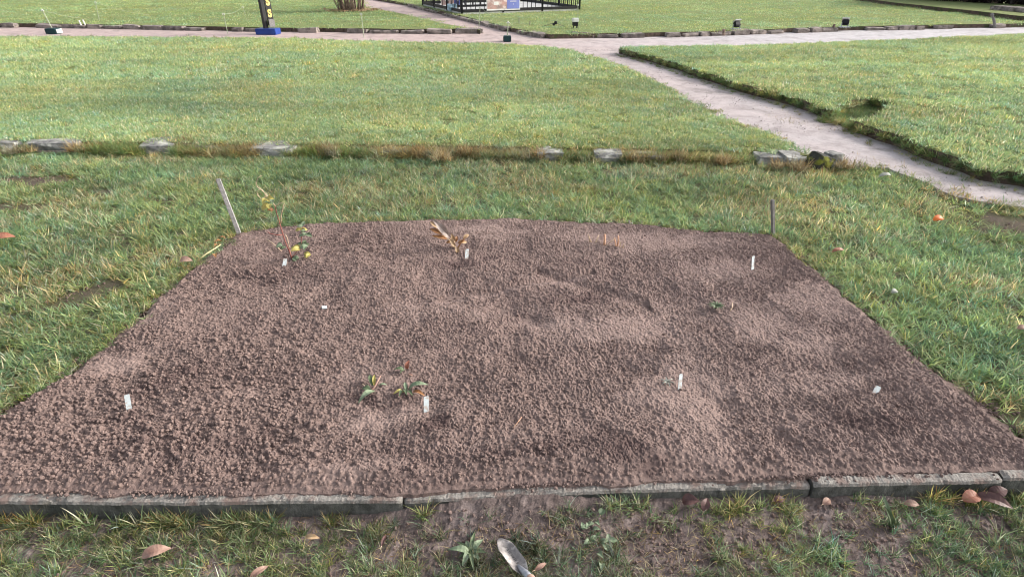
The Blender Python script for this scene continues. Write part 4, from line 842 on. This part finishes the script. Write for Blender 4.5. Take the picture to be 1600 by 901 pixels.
# ---------------------------------------------------------------- things along the cross path
def pole_block(px, py0, py1, wpx, lean_top, label, blk, end=None):
    q = P(px, py1, Z_PATH); dep = q.y * math.cos(PITCH) + 1.6 * math.sin(PITCH); wd = wpx / FPX * dep; h = (PV(px, py0, q.y).z - Z_PATH)
    o = thing('weighted_post', q, label, 'rope post', 'posts standing in dark green blocks')
    MB().box(q + Vector((0, .12, h / 2)), (wd, .24, h), (0, 0, 0), .012).build('block', blk, o)
    t = PV(*lean_top, q.y + .12); MB().tube([q + Vector((0, .12, h * .6)), t], .011, 6).build('post', 'rope', o)
    MB().tube([t - Vector((.03, 0, .02)), t + Vector((0, 0, .015)), t + Vector((.03, 0, -.02))], .012, 6).build('rope_holder', 'white', o)
    if end: MB().box(q + Vector((wd / 2 + .012, .12, h * .5)), (.02, .2, h * .7), (0, 0, 0), .004).build('end_plate', 'white', o)
    return t
tA = pole_block(80, 45, 54, 17, (66, 16), 'pale leaning post in a dark green block at the left end of the cross path', 'green_block', True)
tB = pole_block(792.5, 57, 66, 12.5, (794, 35), 'thin straight post in a dark green block at the path junction', 'green_block')
def rope_stake(pb, pt, label, z):
    q = P(*pb, z); t = PV(*pt, q.y); o = thing('rope_stake', q, label, 'rope stake', 'thin pale stakes carrying a rope')
    MB().tube([q - Vector((0, 0, .05)), t], [.009, .008], 6).build('stake', 'rope', o)
    MB().tube([t + Vector((-.02, 0, -.03)), t + Vector((-.02, 0, .015)), t + Vector((.02, 0, .015)), t + Vector((.02, 0, -.03))], .007, 5).build('loop', 'white', o)
    return t
t1 = rope_stake((155, 33), (149, 4), 'thin pale rope stake on the lawn right of the leaning post', Z_F)
t2 = rope_stake((356, 53), (349, 22), 'thin pale rope stake at the path edge left of the blue block', Z_PATH)
t3 = rope_stake((384, 24), (379, 11), 'short pale rope stake on the lawn behind the blue block', Z_F)
t4 = rope_stake((569, 59), (564, 22), 'thin pale rope stake in the cross path below the bare shrub', Z_PATH)
t5 = rope_stake((633, 9), (632, 0), 'thin pale rope stake beside the path to the fenced square', Z_G)
t6 = rope_stake((748, 42), (750, 12), 'thin pale rope stake at the lawn corner before the fenced square', Z_F)
t7 = rope_stake((903, 30), (903, 8), 'thin pale rope stake right of the fenced square', Z_G)
def rope(a, b, sag, label):
    pts = [a.lerp(b, i / 14) - Vector((0, 0, sag * 4 * (i / 14) * (1 - i / 14))) for i in range(15)]
    o = MB().tube(pts, .0032, 5).build('rope', 'rope', smooth=True); place(o, a); tag(o, label, 'rope', 'thin ropes between the stakes')
rope(tA, P(128, 34, Z_F) + Vector((0, 0, .1)), .03, 'thin rope from the leaning post to two white pegs')
rope(t1, P(235, 27, Z_F) + Vector((0, 0, .06)), .05, 'thin rope running down from the stake on the left lawn')
rope(t2, t3, .06, 'thin rope between the stakes near the blue block')
rope(P(860, 57, Z_PATH) + Vector((0, 0, .02)), t6, .12, 'thin rope crossing the junction towards the fenced square')
for px, py, n_ in ((127, 40, 'front'), (133, 39, 'rear')):
    q = P(px, py, Z_PATH + .1); tag(place(MB().tube([q, q + Vector((-.02, 0, .13))], [.018, .015], 7).build('white_peg', 'white'), q), 'white peg at the stone edging, %s one of two' % ('left' if n_ == 'front' else 'right'), 'peg', 'two white pegs')
# blue based banner
q = P(416, 55, Z_PATH); dep = q.y * math.cos(PITCH) + 1.6 * math.sin(PITCH)
fl = thing('banner_stand', q, 'narrow black banner with yellow lettering in a blue block', 'banner')
hb = PV(416, 45.5, q.y).z - Z_PATH
MB().box(q + Vector((0, .17, hb / 2)), (.535, .32, hb), (0, 0, R(-5)), .012).build('base_block', 'blue_block', fl)
zt = Z_PATH + hb; pb = q + Vector((.02, .17, hb - .01)); rt = Matrix.Rotation(R(52), 4, 'Z')
MB().box(pb + Vector((-.06, 0, 1.3)), (.10, .10, 2.6), rt, .006).build('post', 'black', fl)
MB().box(pb + Vector((.055, .11, 1.32)), (.17, .03, 2.5), rt, .004).build('panel', 'black', fl)
MB().box(pb + Vector((.11, .02, .13)), (.16, .02, .18), rt, .003).build('foot_plate', 'stake_dark', fl)
nrm = rt @ Vector((0, -1, 0))
for i, ch in enumerate('SS'):
    cu = bpy.data.curves.new('letter', 'FONT'); cu.body = ch; cu.size = .24; cu.extrude = .003; cu.align_x = 'CENTER'; cu.offset = .012
    tmp = bpy.data.objects.new('letter', cu); COL.objects.link(tmp); dg = bpy.context.evaluated_depsgraph_get(); me = bpy.data.meshes.new_from_object(tmp.evaluated_get(dg)); bpy.data.objects.remove(tmp)
    me.transform(Matrix.Translation(pb + Vector((.055, .11, .27 + i * .27)) + nrm * .02 - Vector(fl['_o'])) @ rt @ Matrix.Rotation(R(90), 4, 'X') @ Matrix.Diagonal((.95, 1, 1, 1)))
    me.materials.clear(); me.materials.append(MT['yellow']); lo = bpy.data.objects.new('letter', me); COL.objects.link(lo); lo.parent = fl
# bare shrub
q = P(549, 18, Z_F); sh = thing('bare_shrub', q, 'bare brown many stemmed shrub on the far lawn', 'shrub')
rr = np.random.default_rng(5)
for i in range(48):
    a = rr.uniform(0, 6.28); r0 = .44 * math.sqrt(rr.uniform()); b = q + Vector((math.cos(a) * r0, math.sin(a) * r0 * .7, -.03)); tl = r0 * rr.uniform(.6, 1.9)
    pts = [b + Vector((math.cos(a) * tl * t * 1.1 + rr.normal(0, .02), math.sin(a) * tl * t + rr.normal(0, .02), 1.9 * t * rr.uniform(.95, 1.05))) for t in (0, .12, .25, .45, .7, 1)]
    r_ = rr.uniform(.012, .034); st_ = MB().tube(pts, [r_, r_ * .95, r_ * .85, r_ * .7, r_ * .5, r_ * .2], 6).build('stem', 'bark', sh, True)
    mb = MB()
    for k in range(5):
        p0 = pts[2 + k % 3]; dv = Vector((rr.normal(0, .5), rr.normal(0, .5), .7)); mb.tube([p0, p0 + dv * .3, p0 + dv * .6 + Vector((rr.normal(0, .08), 0, .05))], [.008, .006, .002], 4)
    mb.build('twig', 'bark', st_)
ll = thing('shrub_litter', q, 'ring of brown leaf litter under the bare shrub', 'leaf litter'); ll['kind'] = 'stuff'
mb = MB()
for i in range(230):
    a = rr.uniform(0, 6.28); r0 = rr.normal(.55, .22); c = q + Vector((math.cos(a) * r0 * 1.3, math.sin(a) * r0, .03 + .03 * rr.uniform())); mb.leaf(c, (rr.normal(), rr.normal(), .2), (0, 0, 1), .1, .06, .3, .3, 3)
mb.build('litter', 'tan_leaf', ll)

# fenced square
cF, cR, cL = P(722, 23, Z_G), P(905, 16.5, Z_G), P(661, 9, Z_G); cF.z = cR.z = cL.z = Z_G; cB = cR + (cL - cF)
fc = thing('railing_enclosure', cF, 'black railing enclosure with two printed banners on a pale paved square', 'railing')
tag(slab('paving', [(p.x, p.y) for p in (cF, cR, cB, cL)], Z_G + .06, Z_G - .1, 'slab', 'slab'), kind='structure')
bar0 = MB().box((0, 0, .9), (.022, .022, 1.8)).build('bar', 'black', fc); post0 = MB().box((0, 0, .95), (.07, .07, 1.9), bev=.005).build('post', 'black', fc)
first = {'bar': bar0, 'post': post0}
for o in first.values(): o.data.transform(Matrix.Translation(Vector(fc['_o'])))
def put(kind, p):
    o = first.get(kind)
    if o is not None and not o.get('used'): o['used'] = 1
    else:
        o = first[kind].copy(); COL.objects.link(o); o.parent = fc
    o.location = Vector(p) - Vector(fc['_o'])
for a, b in ((cF, cR), (cL, cF), (cR, cB), (cB, cL)):
    d = b - a; l = d.length; dn = d.normalized(); sd = Vector((-dn.y, dn.x, 0)); rz = math.atan2(dn.y, dn.x)
    for h, t in ((.045, .09), (1.78, .05)): MB().box((a + b) / 2 + Vector((0, 0, h + .06)), (l - .08, .045, t), (0, 0, rz), .004).build('rail', 'black', fc)
    k = max(1, round(l / 1.5))
    for i in range(k): put('post', a + d * (i / k) + Vector((0, 0, .02)))
    m_ = round(l / .16)
    for i in range(1, m_):
        t = i / m_
        if abs(t * k - round(t * k)) > .08 and rng.uniform() < .92: put('bar', a + d * t + Vector((0, 0, .06)))
def bannerf(p0, p1, back, name):
    a = P(p0, 21.5, Z_G); b = P(p1, 21.5, Z_G); d = (cR - cF).normalized(); off = Vector((d.y, -d.x, 0)) * .035
    f0 = (a.x - cF.x) / d.x; f1 = (b.x - cF.x) / d.x; w_ = f1 - f0; c = cF + d * ((f0 + f1) / 2) + off + Vector((0, 0, .09)) + back
    rz = math.atan2(d.y, d.x); bn = thing('banner', c, name, 'banner', 'printed banners on the railing')
    MB().box(c + Vector((0, 0, .55)), (w_, .012, 1.1), (0, 0, rz)).build('sheet', 'white', bn)
    fr_ = Vector((d.y, -d.x, 0)) * .009
    MB().box(c + fr_ + d * (-w_ * .19) + Vector((0, 0, .56)), (w_ * .58, .004, 1.02), (0, 0, rz)).build('photo_print', 'print_photo', bn)
    bp_ = MB().box(c + fr_ + d * (w_ * .29) + Vector((0, 0, .56)), (w_ * .38, .004, 1.04), (0, 0, rz)).build('text_panel', 'print_blue', bn)
    for i, (z_, l_) in enumerate(((.13, .05), (.22, .5), (.34, .3), (.40, .62), (.46, .58), (.52, .62), (.60, .4), (.70, .6), (.78, .55))):
        MB().box(c + fr_ * 1.35 + d * (w_ * .29) + Vector((0, 0, z_ + .05)), (w_ * .38 * l_, .003, .022), (0, 0, rz)).build('text_line', 'white', bp_)
    MB().box(c + fr_ * 1.4 + d * (-w_ * .22) + Vector((0, 0, .22)), (w_ * .14, .004, .10), (0, 0, rz + .0)).build('printed_detail', 'white', bn)
bannerf(760, 812, Vector((0, 0, 0)), 'printed banner with faded photo and blue text panel on the front railing')
bannerf(727, 762, (cL - cF) * .55, 'smaller printed banner with blue text panel further back in the enclosure')
mid = cF + (cR - cF) * .42 + (cL - cF) * .5
dn = (cR - cF).normalized(); rz = math.atan2(dn.y, dn.x)
bn = thing('low_barrier', mid + Vector((0, 0, .06)), 'low black barrier standing on the paving inside the railing', 'barrier')
MB().box(mid + Vector((0, 0, .10)), (2.6, .06, .07), (0, 0, rz), .004).build('rail', 'black', bn)
for s_ in np.linspace(-1.25, 1.25, 9): MB().box(mid + dn * s_ + Vector((0, 0, .56)), (.045, .045, 1.0), (0, 0, rz), .003).build('post', 'black', bn)
q = P(707, 16, Z_G + .06); tag(place(MB().stone((q.x, q.y, q.z + .09), (.32, .26, .2), .3, 81, .8).build('covered_lamp', 'teal'), q), 'pale blue covered bundle at the left foot of the railing', 'bundle')

# lamps and small posts on the right
def spot(px, py, label, yaw):
    q = P(px, py, Z_G); o = thing('ground_spotlight', q, label, 'spotlight', 'ground spotlights on the back lawn')
    rot = Euler((R(-35), 0, yaw)).to_matrix().to_4x4()
    MB().box(q + Vector((0, 0, .12)), (.17, .11, .13), rot, .02).build('lamp_body', 'black', o)
    MB().box(q + Vector((0, .02, .2)), (.18, .13, .02), rot, .006).build('hood', 'white', o)
    for s_ in (-.085, .085): MB().box(q + Vector((s_, 0, .06)), (.016, .03, .13)).build('bracket', 'socket', o)
    MB().box(q + Vector((0, 0, .008)), (.26, .1, .02)).build('foot', 'socket', o)
spot(1150, 46, 'black ground spotlight with pale hood on the back lawn, left one', .3); spot(1319, 43, 'black ground spotlight with pale hood on the back lawn, right one', -.4)
def mini_post(name, pb, pt, r_, m, label, cat):
    q = P(*pb, Z_G); t = PV(*pt, q.y); o = thing(name, q, label, cat)
    MB().tube([q - Vector((0, 0, .04)), (q + t) / 2, t], [r_, r_ * .95, r_ * .8], 7).build('shaft', m, o)
    MB().tube([t - (t - q) * .12, t + (t - q) * .02], [r_ * 1.25, r_ * 1.1], 7).build('cap', m, o)
mini_post('low_post', (1131, 53), (1131, 46), .04, 'bark', 'short brown post at the stone edging left of a spotlight', 'post')
mini_post('low_post', (1302, 43), (1304, 38), .035, 'bark', 'short brown post just left of the right spotlight', 'post')
mini_post('leaning_post', (1556, 41), (1550, 22), .035, 'stake_dark', 'dark wooden post leaning at the far right end of the cross path', 'post')
mini_post('thin_post', (811, 37), (811, 28), .012, 'stake_dark', 'thin dark marker post before the railing, nearer the junction post', 'post')
mini_post('thin_post', (828, 41), (828, 34), .012, 'stake_dark', 'shorter thin dark marker post before the railing, further right', 'post')
q = P(898, 51, Z_G - .1); bx = thing('cable_box', q, 'small black and white box on legs at the edge of the junction', 'box')
MB().box(q + Vector((0, 0, .30)), (.16, .14, .09), (0, 0, .2), .01).build('lid', 'white', bx); MB().box(q + Vector((0, 0, .21)), (.13, .11, .10), (0, 0, .2), .008).build('housing', 'black', bx)
for dx, dy in ((-.05, -.03), (.05, -.03), (-.05, .04), (.09, -.12)): MB().tube([q + Vector((dx * .7, dy * .5, .19)), q + Vector((dx, dy, -.02))], .013, 6).build('leg', 'black', bx)
q = P(867, 42, Z_G); bx = thing('wire_marker', q, 'black knotted marker hanging on wires left of the small box', 'marker')
MB().stone(q + Vector((.02, 0, .10)), (.07, .05, .07), .3, 5, .5).build('knot', 'black', bx); MB().stone(q + Vector((-.03, 0, .06)), (.07, .05, .06), .8, 6, .5).build('knot', 'black', bx)
MB().tube([q + Vector((-.35, 0, .0)), q + Vector((-.15, 0, .06)), q + Vector((0, 0, .10)), q + Vector((.14, 0, .05)), q + Vector((.28, -.02, .0))], .006, 5).build('wire', 'stake_dark', bx, True)

# back bank at the top right: a lawn edge and a dark hedge behind a low wall
ln = L2([(1290, -6), (1400, 10), (1500, 21), (1600, 33), (1750, 50)], Z_G)
sb = slab('terrace_lawn', ragged(ln, .3, .1, 33) + [(75, 26), (75, 80), (12, 80)], Z_G + .12, Z_G - .05, 'turf_far', 'bank')
hl = [PV(1470, -2, 33), PV(1540, 6, 31), PV(1640, 12, 30), PV(1800, 20, 28)]
hw_ = thing('dry_stone_wall', (hl[1].x, hl[1].y, Z_G + .1), 'pale low stone wall before the dark hedge at the top right', 'wall')
wl = [(P(1540, 8, .35).x, P(1540, 8, .35).y), (P(1600, 13, .35).x, P(1600, 13, .35).y), (P(1720, 22, .35).x, P(1720, 22, .35).y)]
for i in range(16):
    t = i / 15 * 2; k = min(1, int(t)); f = t - k; x = wl[k][0] + (wl[k + 1][0] - wl[k][0]) * f; y = wl[k][1] + (wl[k + 1][1] - wl[k][1]) * f
    MB().stone((x, y - .8, .27), (.55, .4, .2), rng.uniform(-.2, .2), 800 + i, .8).build('wall_stone', 'rubble', hw_)
hd = thing('dark_hedge', (P(1540, 3, .3).x, P(1540, 3, .3).y, .3), 'dark leafless hedge along the top right corner', 'hedge')
a = P(1455, -1, .3); b = P(1750, 14, .3); mb = MB(); rr = np.random.default_rng(9)
for i in range(9000):
    t = rr.uniform(); c = a.lerp(b, t) + Vector((rr.normal(0, .15), 1.0 + rr.normal(0, .4), abs(rr.normal(.6, .5)))); mb.leaf(c, (rr.normal(), rr.normal(), rr.normal()), (.1, .2, 1), .22, .12, .2, .2, 2)
mb.build('crown', 'hedge', hd)
mb = MB()
for i in range(60):
    c = a.lerp(b, i / 59) + Vector((rr.normal(0, .1), 1 + rr.normal(0, .2), -.1)); mb.tube([c, c + Vector((rr.normal(0, .1), 0, .7)), c + Vector((rr.normal(0, .25), rr.normal(0, .2), 1.5))], [.04, .03, .01], 5)
mb.build('stems', 'bark', hd)

for o in list(bpy.data.objects):
    for k_ in ('_o', 'used'):
        if k_ in o: del o[k_]
